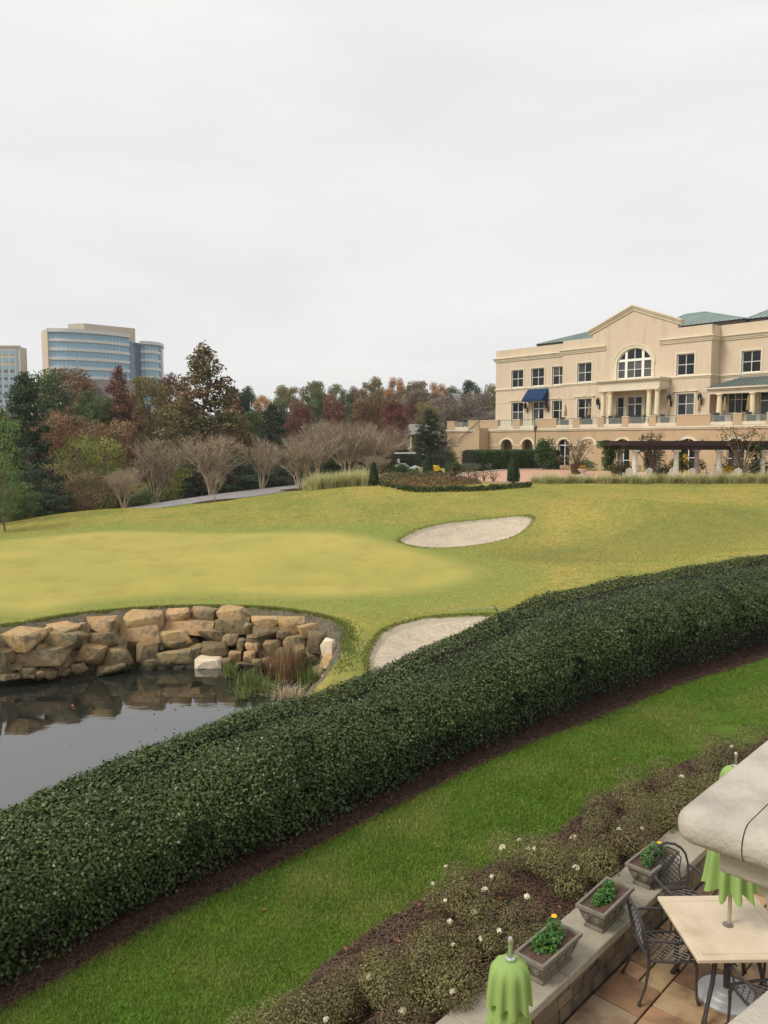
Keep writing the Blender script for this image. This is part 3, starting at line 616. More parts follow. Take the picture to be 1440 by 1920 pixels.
def hedge_leaves(n, name, m, size, seed, lo=-.16, hi=.05):
    r = np.random.default_rng(seed)
    # more leaves where the hedge is near the camera
    i = r.uniform(0,ni-1.01,n); a = np.arccos(r.uniform(-1,1,n)*.999); a = np.where(r.uniform(size=n)<.35, r.uniform(0,1.1,n), a)
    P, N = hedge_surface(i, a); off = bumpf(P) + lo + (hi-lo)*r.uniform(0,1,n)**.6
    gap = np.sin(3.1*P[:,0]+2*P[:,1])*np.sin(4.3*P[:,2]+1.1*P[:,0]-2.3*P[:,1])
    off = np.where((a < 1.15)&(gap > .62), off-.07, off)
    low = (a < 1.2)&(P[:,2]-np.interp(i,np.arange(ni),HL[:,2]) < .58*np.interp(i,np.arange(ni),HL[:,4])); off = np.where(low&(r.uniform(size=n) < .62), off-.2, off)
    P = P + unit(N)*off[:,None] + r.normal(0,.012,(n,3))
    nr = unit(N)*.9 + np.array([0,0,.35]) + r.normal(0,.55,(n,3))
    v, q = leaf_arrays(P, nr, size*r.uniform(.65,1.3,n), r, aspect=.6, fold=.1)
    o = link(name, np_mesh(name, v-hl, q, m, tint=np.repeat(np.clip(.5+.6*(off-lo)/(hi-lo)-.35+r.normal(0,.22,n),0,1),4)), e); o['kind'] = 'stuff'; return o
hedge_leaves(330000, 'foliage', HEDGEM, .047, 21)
# loose shoots standing out of the clipped top
SHOOTM = mat('hedge_shoot_leaf', (.075,.12,.035), .4, tint=.4, spec=.5, transl=.15)
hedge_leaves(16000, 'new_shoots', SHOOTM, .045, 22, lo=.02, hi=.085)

# ------------------------------------------------------------------ lawn blades, pine straw, fallen leaves
LP = np.array(lawn_poly); LPc = np.array(lawn_poly)
def scatter(poly, n, seed, dens=None, box=None):
    r = np.random.default_rng(seed); lo, hi = (np.array(box[0]),np.array(box[1])) if box else (poly.min(0), poly.max(0)); out = []; got = 0
    while got < n:
        p = r.uniform(lo, hi, (n*2,2)); p = p[(p[:,1] < 26)&(np.abs(p[:,0]) < p[:,1]*.62+1.2)]; p = p[sdist(poly, p[:,0], p[:,1]) > -.03]
        if dens is not None: p = p[r.uniform(size=len(p)) < dens(p)]
        out.append(p); got += len(p)
    return np.concatenate(out)[:n]
LAWNB = mat('lawn_blade', (.162,.26,.036), .65, col2=(.122,.21,.028), scale=1.1, col3=(.28,.29,.08), scale3=.75, lo3=.48, hi3=.72, tint=.4, spec=.2, transl=.25)
n = 300000; p = scatter(LP, n, 31, dens=lambda p: np.clip((9.0/p[:,1])**1.2, .25, 1)); r = np.random.default_rng(32)
z = gz(p[:,0],p[:,1]); Ls = r.uniform(.022,.05,n); an = r.uniform(0,np.pi,n); w = r.uniform(.0025,.0045,n)*(1+p[:,1]/14)
B = np.c_[p, z+.008]; s = np.c_[np.cos(an)*w, np.sin(an)*w, np.zeros(n)]; T = B + np.c_[r.normal(0,.5,(n,2))*Ls[:,None], Ls]
V = np.stack([B-s,B+s,T],1).reshape(-1,3)
tag(link('lawn_grass', np_mesh('lawn_grass', V, np.arange(3*n).reshape(n,3), LAWNB, tint=np.repeat(r.uniform(0,1,n),3))), 'short bright green grass blades of the near lawn', 'grass', kind='stuff')
def straw(name, p, lab, seed, z0=.02, zf=gz, col=(.10,.058,.04), L=(.05,.14)):
    n = len(p); r = np.random.default_rng(seed); z = zf(p[:,0],p[:,1])+z0+r.uniform(0,.02,n); an = r.uniform(0,2*np.pi,n); l = r.uniform(*L,n)*.5; w = .0022*(1+p[:,1]/10)
    d = np.c_[np.cos(an)*l, np.sin(an)*l, r.normal(0,.012,n)]; s = np.c_[-np.sin(an)*w, np.cos(an)*w, np.zeros(n)]; B = np.c_[p,z]
    V = np.stack([B-d-s,B-d+s,B+d+s,B+d-s],1).reshape(-1,3)
    tag(link(name, np_mesh(name, V, np.arange(4*n).reshape(n,4), mat(name, col, .8, tint=.6), tint=np.repeat(r.uniform(0,1,n),4))), lab, 'mulch', kind='stuff')
BEDP = np.array(bedline + list(map(tuple, LBc[::-1])))
straw('pine_straw', scatter(BEDP, 26000, 41), 'brown pine straw over the planting bed', 42, .028, gz_smooth)
SP_ = np.array(list(map(tuple, mulch_edge)) + list(map(tuple, offset_line(-.3)[::-1])))
straw('pine_straw', scatter(SP_, 14000, 43), 'brown pine straw along the hedge foot', 44, .03)
FALL = mat('fallen_leaf', (.30,.13,.045), .8, tint=.5, hrand=.02)
def fallen(name, p, lab, seed, zf, z0, size=.06):
    n = len(p); r = np.random.default_rng(seed); z = zf(p[:,0],p[:,1])+z0
    v, q = leaf_arrays(np.c_[p,z], np.array([0,0,1.])+r.normal(0,.25,(n,3)), size*r.uniform(.5,1.3,n), r, aspect=.7, fold=.15)
    tag(link(name, np_mesh(name, v, q, FALL, tint=np.repeat(r.uniform(0,1,n),4))), lab, 'leaves', kind='stuff')
fallen('fallen_leaves', scatter(BEDP, 160, 51), 'orange and brown fallen leaves scattered on the bed', 52, gz_smooth, .05)
fallen('fallen_leaves', scatter(LP, 14, 53), 'few orange fallen leaves on the near lawn', 54, gz, .04)
fallen('floating_leaves', np.array([tuple(atz(x_,y_,WATER_Z)[:2]) for x_,y_ in zip(np.random.default_rng(3).uniform(10,440,46), 1262+np.abs(np.random.default_rng(4).normal(0,70,46)))]), 'pale leaves floating on the pond', 58, lambda X, Y: X*0+WATER_Z, .006, .07)
fallen('fallen_leaves', np.array([atz(862,1868,.35)[:2]])+np.random.default_rng(2).normal(0,.09,(22,2)), 'small heap of orange leaves beside the wall end', 55, gz_smooth, .06)

# azaleas
AZM = [leafmat('azalea_leaf_%d'%k, c, .5, col2=c2, scale=2.5, rough=.45, spec=.35) for k, (c, c2) in enumerate([((.165,.155,.05),(.14,.10,.05)),((.145,.14,.05),(.15,.10,.05)),((.19,.185,.06),(.14,.12,.05))])]
FLOW = mat('azalea_petal', (.78,.70,.54), .7, rand=.08, transl=.2); TWIG = mat('azalea_twig', (.10,.07,.05), .9)
def flower_mesh(seed, s):
    r = np.random.default_rng(seed); n = 9; d = unit(np.c_[r.normal(size=(n,2)), r.uniform(.2,1,n)]); v, q = leaf_arrays(d*s*.35, d+r.normal(0,.3,(n,3)), np.full(n,s*.9), r, aspect=.8, fold=.2); return np_mesh('flower', v, q, FLOW)
FLM = [flower_mesh(k, .05) for k in range(3)]
AZ = [(835,1785,.30,.5,.40,2,'spreading azalea between lawn and front planter'),(655,1880,.34,.55,.40,1,'nearest azalea at the bottom edge, beside the lawn'),(770,1850,.36,.55,.42,2,'azalea with two large white blooms left of the front parasol'),
 (905,1705,.40,.5,.46,8,'azalea carrying the most cream blooms, by the lawn edge'),(955,1760,.28,.32,.34,2,'small azalea left of the front planter'),(1050,1660,.46,.62,.50,5,'rounded azalea with white blooms behind the middle planter'),
 (1110,1600,.42,.42,.40,1,'low azalea behind the gap between middle and far planter'),(1165,1555,.50,.6,.46,2,'azalea left of the far planter'),(1235,1515,.5,.6,.46,1,'azalea behind the far planter'),
 (1310,1470,.55,.6,.46,0,'azalea left of the far parasol top'),(1380,1440,.6,.6,.45,1,'azalea behind the far parasol'),(570,1935,.3,.5,.36,1,'azalea cut by the bottom edge of the photo'),(1465,1400,.65,.6,.4,0,'azalea hidden behind the stone coping')]
for k, (px, py, z, rr, h, nf, lab) in enumerate(AZ):
    z = None; p = atz(px,py,.35); zz = gs1(p.x,p.y)
    for _ in range(3): p = atz(px,py,zz+.18); zz = gs1(p.x,p.y)
    e = empty('azalea_shrub', (p.x,p.y,zz)); tag(e, lab+'', 'shrub', 'azaleas in the mulch bed')
    rr *= .97; r = np.random.default_rng(200+k); lob = np.c_[r.normal(0,rr*.42,(9,2)), r.uniform(.35,.75,9)*h]; lr = r.uniform(.34,.5,9)*rr
    n = 11500; j = r.integers(0,9,n); d = unit(r.normal(size=(n,3))); pos = lob[j]+d*(lr[j]*r.uniform(.55,1.05,n)**.7)[:,None]*np.array([1,1,.75]); keep = pos[:,2] > .04; pos = pos[keep]; d = d[keep]; n = len(pos)
    v, q = leaf_arrays(pos, d+np.array([0,0,.7])+r.normal(0,.5,(n,3)), .024*r.uniform(.6,1.35,n), r, aspect=.5, fold=.1)
    o = link('foliage', np_mesh('foliage', v, q, AZM[k%3], tint=np.repeat(r.uniform(0,1,n),4)), e); o['kind'] = 'stuff'
    mb = MB()
    for t in range(26):
        q_ = pos[r.integers(0,n)]; mb.tube([(q_[0]*.1,q_[1]*.1,-.03),(q_[0]*.55,q_[1]*.55,q_[2]*.55),tuple(q_)], [.007,.005,.002], 3)
    mb.build('stem', TWIG, e)
    for t in range(nf):
        for _ in range(50):
            q_ = pos[r.integers(0,n)]
            if q_[2] > h*.62: break
        o = link('flower', FLM[t%3], e); o.location = tuple(q_+np.array([0,0,.015])); o.rotation_euler = (r.uniform(-.4,.4),r.uniform(-.4,.4),r.uniform(0,6)); o.scale = [r.uniform(.8,1.35)]*3
# ------------------------------------------------------------------ patio
FLAG = [mat('flagstone_%d'%k, c, .8, col2=c2, scale=2.4, col3=(.15,.09,.055), scale3=2.3, lo3=.46, hi3=.66, bump=.35, bscale=14, rand=.24, hrand=.012, spec=.3, coord='World')
        for k, (c, c2) in enumerate([((.34,.20,.10),(.39,.25,.13)),((.29,.165,.09),(.35,.215,.115)),((.25,.175,.12),(.30,.21,.135)),((.38,.27,.155),(.33,.205,.11))])]
JOINT = mat('patio_joint', (.05,.04,.03), .95, col2=(.08,.065,.05), scale=12, bump=.4)
A0, A1, B0, B1 = -4.5, 7.5, .03, 5.4
mb = MB(); mb.add([pat(A0,B0-.05,-.03),pat(A0,B1,-.03),pat(A1,B1,-.03),pat(A1,B0-.05,-.03)], [(0,1,2,3)])
patio = tag(mb.build('patio', JOINT), 'flagstone patio of tan and orange slabs below the wall', kind='structure')
G = .24; na_, nb_ = int((A1-A0)/G), int((B1-B0)/G); occ = np.zeros((na_,nb_), bool); R = random.Random(12)
sizes = [(3,2),(2,3),(2,2),(2,2),(2,1),(1,2),(1,1),(3,1)]; shared = {}
for i in range(na_):
    for j in range(nb_):
        if occ[i,j]: continue
        cand = sizes[:]; R.shuffle(cand); cand += [(1,1)]
        if R.random() < .85: cand.sort(key=lambda s: -(s[0]*s[1]) + R.random()*7)
        for (w, h) in cand:
            if i+w <= na_ and j+h <= nb_ and not occ[i:i+w,j:j+h].any(): break
        occ[i:i+w,j:j+h] = True
        c = pat(A0+(i+w*.5)*G, B0+(j+h*.5)*G, 0)
        if (w,h) not in shared:
            m_ = MB(); a, b = w*G*.5-.009, h*G*.5-.009; m_.box(-a,a,-b,b,-.04,0)
            shared[(w,h)] = m_.mesh('flagstone', FLAG[0], bevel=.005)
        # the frame's b axis points clockwise from a, so y is mirrored
        o = link('flagstone', shared[(w,h)], patio, (c.x,c.y,R.uniform(-.003,.004)), PANG)
        o.material_slots[0].link = 'OBJECT'; o.material_slots[0].material = R.choice(FLAG)
fallen('fallen_leaves', np.array([tuple(pat(R.uniform(.2,3),R.uniform(.2,2.5))[:2]) for _ in range(16)]), 'dark red fallen leaves on the flagstones', 57, lambda X, Y: X*0, .012, .07)

# planter wall
WALLC = mat('wall_cap_stone', (.28,.25,.19), .85, col2=(.34,.305,.24), scale=2.2, col3=(.22,.20,.155), scale3=5, lo3=.55, hi3=.75, bump=.35, bscale=30, rand=.06, spec=.25, coord='World')
WALLB = mat('wall_block_stone', (.20,.15,.095), .9, col2=(.13,.105,.075), scale=4, col3=(.07,.06,.045), scale3=2.5, lo3=.5, hi3=.7, bump=.6, bscale=14, rand=.25, spec=.2, coord='World')
e = empty('planter_wall', pat(1.5,-.2,0), PANG); tag(e, 'low tan stone block wall with pale flat cap edging the patio', 'garden wall'); pw = e
def pl(a, b): return (a-1.5, -(b+.2))          # patio frame -> wall frame
A = -4.5; k = 0; R = random.Random(4)
while A < 9:
    L = 1.13; x0, y0 = pl(A, .06); m_ = MB(); m_.box(x0+.003, x0+L-.003, -.26, .26, .36, .45); m_.build('cap_slab', WALLC, e, bevel=.008); A += L
mb = MB(); mb.box(-6.0,7.5,-.19,.2,-.1,.357); mb.build('mortar_core', JOINT, e)
for row, (z0, z1) in enumerate(((-.02,.115),(.125,.235),(.245,.352))):
    A = -6.0 + R.uniform(0,.2)
    while A < 7.3:
        L = R.uniform(.2,.42); m_ = MB(); m_.box(A, A+L-.012, -.2-R.uniform(0,.014), -.1, z0, z1); m_.build('block', WALLB, e, bevel=.008); A += L

# planters
PLANT = mat('cast_stone_planter', (.155,.14,.11), .9, col2=(.21,.19,.15), scale=6, col3=(.10,.09,.07), scale3=4, lo3=.5, hi3=.7, bump=.5, bscale=40, spec=.2)
SOIL = mat('planter_soil', (.07,.04,.03), .95, col2=(.12,.07,.05), scale=40, bump=.9, bscale=60)
PANSY = leafmat('pansy_leaf', (.07,.17,.035), .45, rough=.5); YEL = mat('pansy_petal', (.85,.50,.02), .6)
def planter(a, b, lab, fl, seed, cl, rz=0.0):
    e = empty('stone_planter', pat(a,b,.45), PANG+rz); tag(e, lab, 'planter', 'planters on the wall'); e.scale = (1.18,1.0,.88)
    def ring(l, w, z): return [(-l,-w,z),(l,-w,z),(l,w,z),(-l,w,z)]
    rings = [ring(.225,.105,0),ring(.225,.105,.025),ring(.205,.09,.04),ring(.235,.115,.11),ring(.27,.14,.22),ring(.27,.14,.235),ring(.295,.16,.24),ring(.295,.16,.285),ring(.265,.13,.285),ring(.26,.125,.245)]
    mb = MB(); vs = [p for r_ in rings for p in r_]; fs = [(i*4+k, i*4+(k+1)%4, (i+1)*4+(k+1)%4, (i+1)*4+k) for i in range(len(rings)-1) for k in range(4)] + [(0,1,2,3),(36,37,38,39)]
    mb.add(vs, fs); mb.build('trough', PLANT, e, bevel=.004)
    for sx, sy, n in ((0,-1,3),(-1,0,2),(1,0,2),(0,1,3)):
        for q in range(n):
            m_ = MB(); t = (q-(n-1)/2)*.12
            m_.lathe([(.0,-.01),(.042,-.01),(.042,.006),(.03,.012),(.024,.006),(.012,.012),(.0,.014)], 12)
            o = m_.build('rosette', PLANT, e, smooth=True)
            if sy: o.location = (t, sy*(.128), .165); o.rotation_euler = (math.pi/2*sy*-1*-1 if sy < 0 else -math.pi/2, 0, 0)
            else: o.location = (sx*.254, t, .165); o.rotation_euler = (0, math.pi/2*sx, 0)
    mb = MB(); mb.box(-.26,.26,-.125,.125,.2,.255); mb.build('soil', SOIL, e)
    R = np.random.default_rng(seed)
    for (x, y, s, hh) in cl:
        n = 230; d = unit(R.normal(size=(n,3))); d[:,2] = np.abs(d[:,2]); pos = d*R.uniform(.4,1,(n,1))*np.array([s*1.3,s*1.15,hh*1.15])+np.array([x,y,.255])
        v, q = leaf_arrays(pos, d*.5+np.array([0,0,1])+R.normal(0,.45,(n,3)), .042*R.uniform(.6,1.3,n), R, aspect=.6)
        o = link('leaves', np_mesh('leaves', v, q, PANSY, tint=np.repeat(R.uniform(0,1,n),4)), e); o['kind'] = 'stuff'
    for (x, y, z) in fl:
        v, q = leaf_arrays(np.array([(math.cos(t)*.014,math.sin(t)*.014,0) for t in np.arange(0,6.2,1.256)]), np.tile([0,-.4,.9],(5,1))+R.normal(0,.15,(5,3)), np.full(5,.03), R, aspect=.9)
        link('flower', np_mesh('flower', v, q, YEL), e, (x,y,z))
planter(.0,-.15,'carved stone planter with tall pansy and orange bloom, nearest the green parasol',[(.10,.02,.50),(.115,.03,.495)],1,[(.09,.02,.085,.21),(-.07,.03,.08,.13),(-.02,-.03,.08,.12)])
planter(1.07,-.14,'carved stone planter without blooms, middle of the three on the wall',[],2,[(.10,.02,.06,.13),(-.02,.0,.08,.10),(-.11,.01,.06,.09)],.03)
planter(2.14,-.13,'carved stone planter with one yellow pansy, beside the stone coping',[(.19,.03,.36)],3,[(.06,.01,.09,.14),(-.04,.02,.08,.10),(.14,.02,.07,.10),(-.13,-.02,.05,.07)],-.02)

# table, umbrella bases, umbrellas
TABLE = mat('travertine', (.52,.42,.29), .45, col2=(.60,.50,.37), scale=3, col3=(.36,.27,.17), scale3=2.2, lo3=.5, hi3=.8, bump=.08, bscale=30, spec=.45)
IRON = mat('cast_aluminium', (.030,.025,.024), .42, col2=(.05,.042,.04), scale=20, spec=.55, bump=.15, bscale=80)
e = empty('patio_table', (3.30,7.20,0), .02); tag(e, 'square travertine-topped patio table with dark curved legs', 'table')
t = MB(); t.box(-.5,.5,-.5,.5,.70,.742); top = t.build('table_top', TABLE, e, bevel=.008)
for x0,x1,y0,y1 in ((-.43,.43,.40,.43),(-.43,.43,-.43,-.40),(-.43,-.40,-.398,.398),(.40,.43,-.398,.398)):
    t = MB(); t.box(x0,x1,y0,y1,.7425,.7455); t.build('border_strip', TABLE, top)
t = MB(); t.lathe([(.026,.742),(.05,.742),(.05,.75),(.04,.754),(.026,.752)], 20); t.build('umbrella_ring', mat('ring_steel',(.25,.24,.22),.35,metal=.8), top, smooth=True)
t = MB(); t.box(-.40,.40,-.40,-.37,.66,.70); t.box(-.40,.40,.37,.40,.66,.70); t.box(-.40,-.37,-.37,.37,.66,.70); t.box(.37,.40,-.37,.37,.66,.70); t.build('apron', IRON, e)
for sx in (-1,1):
    for sy in (-1,1):
        t = MB(); t.tube([(sx*.22,sy*.22,.68),(sx*.20,sy*.20,.55),(sx*.24,sy*.24,.34),(sx*.33,sy*.33,.12),(sx*.37,sy*.37,.0)], [.026,.024,.022,.020,.026], 8); t.build('leg', IRON, e, smooth=True)
GREYP = mat('painted_base', (.36,.37,.37), .4, col2=(.42,.43,.43), scale=8, spec=.4); POLE = mat('pole_champagne', (.45,.37,.28), .4, metal=.3); STEEL = mat('finial_steel', (.6,.6,.6), .25, metal=.9)
CLOTH = mat('lime_canvas', (.27,.40,.12), .85, col2=(.30,.43,.14), scale=3, bump=.12, bscale=120, transl=.12, spec=.2)
def umb_base(loc, lab):
    e = empty('umbrella_base', loc); tag(e, lab, 'umbrella base', 'umbrella bases')
    t = MB(); t.lathe([(.0,0),(.27,0),(.275,.02),(.26,.045),(.20,.055),(.19,.068),(.12,.075),(.11,.09),(.05,.095),(.05,.10),(.0,.10)], 40); t.build('disc', GREYP, e, smooth=True)
    t = MB(); t.lathe([(.032,.10),(.032,.42),(.028,.43),(.0,.43)], 14); t.build('stem', IRON, e, smooth=True)
    t = MB(); t.tube([(.03,0,.33),(.075,0,.33)], .008, 6); t.tube([(.075,-.03,.33),(.075,.03,.33)], .009, 6); t.build('knob', IRON, e)
def canvas(t, prof, amp, lobes, nf, ph, hem=0.0, seed=0, js=.8):
    """pleated cloth hanging round the pole: prof (r,z) top to bottom"""
    R = np.random.default_rng(seed); n = nf; N = len(prof); vs = []; jit = R.normal(0,.16,lobes); hj = R.uniform(.2,1.3,lobes)
    for i, (r, z) in enumerate(prof):
        f = i/(N-1)
        for k in range(n):
            a = 2*math.pi*k/n; c = math.cos(lobes*a+ph); c2 = math.copysign(abs(c)**.7, c); w = 1 + amp*f**.8*c2 + .05*f*math.sin(3*a+seed) + np.interp(k*lobes/n,range(lobes+1),list(jit)+[jit[0]])*f*js
            vs.append((r*w*math.cos(a), r*w*math.sin(a), z - hem*f*f*(.5+.5*c)*np.interp(k*lobes/n,range(lobes+1),list(hj)+[hj[0]]) ))
    t.add(vs, [(i*n+k, i*n+(k+1)%n, (i+1)*n+(k+1)%n, (i+1)*n+k) for i in range(N-1) for k in range(n)])
def umbrella(loc, rz, lab, seed):
    e = empty('closed_umbrella', loc, rz); tag(e, lab, 'umbrella', 'closed green umbrellas')
    t = MB(); t.lathe([(.0,.12),(.019,.12),(.019,2.30),(.0,2.31)], 12); t.build('pole', POLE, e, smooth=True)
    t = MB(); t.lathe([(.0,2.30),(.03,2.30),(.03,2.318),(.016,2.325),(.014,2.40),(.018,2.405),(.018,2.43),(.010,2.445),(.0,2.447)], 12); t.build('finial', STEEL, e, smooth=True)
    t = MB(); canvas(t, [(.02,2.302),(.06,2.298),(.095,2.28),(.112,2.25),(.118,2.21),(.122,2.17),(.126,2.12),(.130,2.07)], .11, 10, 200, .4, .04, seed, .25); t.build('vent_cap', CLOTH, e, smooth=True, fix=False)
    t = MB(); canvas(t, [(.085,2.15),(.112,2.02),(.135,1.87),(.155,1.7),(.168,1.55),(.175,1.4),(.18,1.3),(.185,1.2),(.19,1.14)], .26, 10, 200, 1.1, .09, seed+5); t.build('canopy', CLOTH, e, smooth=True, fix=False)
    t = MB(); t.lathe([(.125,1.42),(.128,1.45),(.125,1.48)], 20); t.build('tie_band', CLOTH, e, smooth=True)
umb_base((3.32,7.22,0), 'grey round umbrella base under the travertine table'); umb_base((.745,4.42,0), 'grey round umbrella base under the front parasol')
umbrella((3.32,7.22,0), .3, 'closed lime green umbrella through the table, partly behind the stone coping', 1)
umbrella((.745,4.42,0), 1.0, 'closed lime green umbrella at the bottom edge beside the front planter', 2)

# cast chairs
def lattice(t, u0, u1, v0, v1, step, f, r=.0055):
    """crossing bars in a rectangle; f(u,v) gives the point"""
    for sgn in (1,-1):
        c = -2.0
        while c < 2.0:
            pts = []
            for u in (u0,u1):
                v = (c - u)*sgn
                if v0-1e-6 <= v <= v1+1e-6: pts.append((u,v))
            for v in (v0,v1):
                u = c - v*sgn
                if u0 < u < u1: pts.append((u,v))
            if len(pts) >= 2:
                a, b = pts[0], pts[1]
                if abs(a[0]-b[0])+abs(a[1]-b[1]) > .02: t.tube([f(a[0]+(b[0]-a[0])*k/3, a[1]+(b[1]-a[1])*k/3) for k in range(4)], r, 4, cap=False)
            c += step
def chair():
    e = empty('cast_chair', (0,0,0))
    seatf = lambda u, v: (u, v, .43 - .018*(1-(v/.23)**2) - .01*(u < 0)*abs(u))
    t = MB(); lattice(t, -.205,.215,-.215,.215,.072, seatf); t.build('seat', IRON, e)
    t = MB(); P_ = [(-.22,-.20,.43),(-.22,.20,.43),(.0,.235,.43),(.23,.23,.435),(.235,0,.43),(.23,-.23,.435),(.0,-.235,.43),(-.22,-.20,.43)]; t.tube(P_, .014, 6); t.build('seat_frame', IRON, e, smooth=True)
    bx = lambda z: -.22 - .18*(z-.43) - .05*max(0,(z-.6))
    t = MB(); side = []
    for s in (-1,1): t.tube([(bx(z)+.0, s*w, z) for z, w in ((.42,.20),(.55,.225),(.68,.235),(.78,.215),(.84,.17))], .014, 6)
    t.tube([(bx(.84),-.17,.84),(bx(.88)-.01,-.10,.885),(bx(.9)-.015,0,.905),(bx(.88)-.01,.10,.885),(bx(.84),.17,.84)], .015, 6)
    t.tube([(bx(.5),-.21,.5),(bx(.48),0,.48),(bx(.5),.21,.5)], .010, 6)
    bf = t.build('back_frame', IRON, e, smooth=True)
    t = MB(); lattice(t, -.13,.13,.5,.80,.058, lambda u, v: (bx(v)+.004, u, v), .006)
    for s in (-1,1):
        t.tube([(bx(.5),s*.14,.49),(bx(.62),s*.12,.62),(bx(.74),s*.16,.74),(bx(.82),s*.10,.82),(bx(.87),0,.87)], .008, 5)
    t.build('back_lattice', IRON, e)
    for s in (-1,1):
        t = MB(); t.tube([(bx(.66),s*.235,.66),(-.12,s*.268,.665),(.04,s*.275,.65),(.15,s*.27,.655),(.20,s*.262,.64),(.205,s*.255,.60),(.17,s*.245,.55),(.16,s*.235,.43)], [.013,.015,.016,.017,.016,.013,.011,.012], 8); t.build('arm', IRON, e, smooth=True)
    for sx in (-1,1):
        for s in (-1,1):
            t = MB()
            if sx > 0: t.tube([(.215,s*.215,.43),(.235,s*.225,.36),(.235,s*.225,.2),(.24,s*.23,.06),(.255,s*.24,.02),(.255,s*.24,0)], [.017,.017,.013,.012,.018,.018], 8)
            else: t.tube([(-.215,s*.19,.43),(-.225,s*.2,.33),(-.25,s*.215,.18),(-.30,s*.23,.05),(-.315,s*.235,.02),(-.315,s*.235,0)], [.017,.016,.013,.012,.018,.018], 8)
            t.build('leg', IRON, e, smooth=True)
    return e
ch0 = chair(); kids = list(ch0.children)
for k, (x, y, rz, lab) in enumerate([(2.74,7.33,.03,'dark cast metal armchair on the left of the table, seen whole'),(3.22,8.12,-1.35,'dark cast metal armchair behind the table, under the parasol'),
      (3.98,7.12,3.15,'dark cast metal armchair right of the table, mostly out of frame'),(3.42,6.60,1.75,'dark cast metal armchair in front of the table beside the coping')]):
    o = ch0 if k == 0 else copy_tree(ch0, None, kids); o.location = (x,y,.004); o.rotation_euler = (0,0,rz); tag(o, lab, 'chair', 'armchairs round the patio table')

# stone balustrade of the balcony
COPE = mat('balustrade_stone', (.50,.46,.385), .8, col2=(.42,.385,.325), scale=1.6, col3=(.27,.25,.215), scale3=3.2, lo3=.50, hi3=.78, bump=.35, bscale=60, spec=.25)
c0 = np.array([.845,2.23]); e = empty('balustrade', (c0[0]+PU[0]*.8+PN[0]*.7, c0[1]+PU[1]*.8+PN[1]*.7, 0), PANG); tag(e, 'weathered stone balustrade with thick round-nosed coping at right', 'balustrade')
def bal(a, b): return (a-.8, -(b-.7))
for lo_, hi_ in ((None,.497),(.501,None)):
    m_ = MB(); x, y = bal(0,0); m_.box(x, x+2.6, -(1.1-.7), y, 4.175, 4.29); me = m_.mesh('coping', COPE, bevel=.054, segs=7)
    bm = bmesh.new(); bm.from_mesh(me)
    if lo_ is None: bmesh.ops.bisect_plane(bm, geom=bm.verts[:]+bm.edges[:]+bm.faces[:], plane_co=(0,.503,0), plane_no=(0,-1,0), clear_outer=True)
    else: bmesh.ops.bisect_plane(bm, geom=bm.verts[:]+bm.edges[:]+bm.faces[:], plane_co=(0,.499,0), plane_no=(0,1,0), clear_outer=True)
    bmesh.ops.holes_fill(bm, edges=[e_ for e_ in bm.edges if e_.is_boundary]); bmesh.ops.recalc_face_normals(bm, faces=bm.faces); bm.to_mesh(me); bm.free()
    me.polygons.foreach_set('use_smooth', [True]*len(me.polygons)); me.set_sharp_from_angle(angle=math.radians(50)); link('coping', me, e)
m_ = MB(); x, y = bal(.10,.10); m_.box(x, x+2.4, -(1.1-.7), y, 4.085, 4.20); m_.build('frieze', COPE, e, smooth=True, bevel=.015, segs=3)
m_ = MB(); x, y = bal(.16,.0); m_.prism([(.52,4.10),(.52,4.06),(.49,4.03),(.47,3.98),(.42,3.95),(-.35,3.95),(-.35,4.10)], 'x', x, x+.3); m_.build('corbel', COPE, e, bevel=.006)
m_ = MB(); x, y = bal(.15,.80); m_.box(x, x+.6, y-.5, y, 0, 4.09); m_.build('pier', COPE, e, bevel=.01)
v2 = Vector((.797,.605,0)); ang2 = math.atan2(.605,.797); p2 = Vector((.683,1.418,0)); nrm2 = Vector((.605,-.797,0))
q = p2 + nrm2*.2; e = empty('parapet', (q.x,q.y,0), ang2); tag(e, 'pale stone parapet coping cutting the bottom right corner', 'parapet')
m_ = MB(); m_.box(-1.6,.38,-.2,.2,4.17,4.29); m_.build('coping', COPE, e, smooth=True, bevel=.03, segs=4)
m_ = MB(); m_.box(-1.5,.3,-.14,.14,0,4.172); m_.build('wall', mat('house_stucco', (.5,.42,.33), .9, bump=.3, bscale=60), e)
# ------------------------------------------------------------------ club building (local frame: x along the front, y into the building)
STUC = mat('cream_stucco', (.62,.515,.39), .92, col2=(.59,.485,.36), scale=.35, col3=(.45,.36,.26), scale3=1.3, lo3=.52, hi3=.85, stretch=(1,1,.14), bump=.15, bscale=30, spec=.15)
STUC2 = mat('terrace_stucco', (.50,.365,.235), .92, col2=(.47,.34,.215), scale=.4, col3=(.42,.30,.19), scale3=.8, lo3=.5, hi3=.8, stretch=(1,1,.45), bump=.15, bscale=30, spec=.15)
TRIM = mat('cream_trim', (.70,.63,.49), .85, col2=(.63,.55,.42), scale=.8, col3=(.40,.34,.26), scale3=1.1, lo3=.6, hi3=.85, stretch=(1,1,.4), spec=.2)
COLM = mat('column_cream', (.76,.66,.44), .8, col2=(.70,.60,.40), scale=2, spec=.2)
WHITE = mat('white_frame', (.80,.78,.72), .6, spec=.3)
PANE = glassmat('dark_pane', (.012,.014,.017), .08, rand=.35, spec=.3); PANE2 = glassmat('curtained_pane', (.075,.08,.08), .08, rand=.4, spec=.3)
COPPER = mat('patina_roof', (.20,.27,.25), .6, col2=(.25,.31,.285), scale=.6, col3=(.14,.19,.175), scale3=2, lo3=.55, hi3=.8, spec=.35)
COPPERD = mat('dark_patina_roof', (.085,.115,.11), .55, col2=(.11,.14,.13), scale=.8, spec=.35)
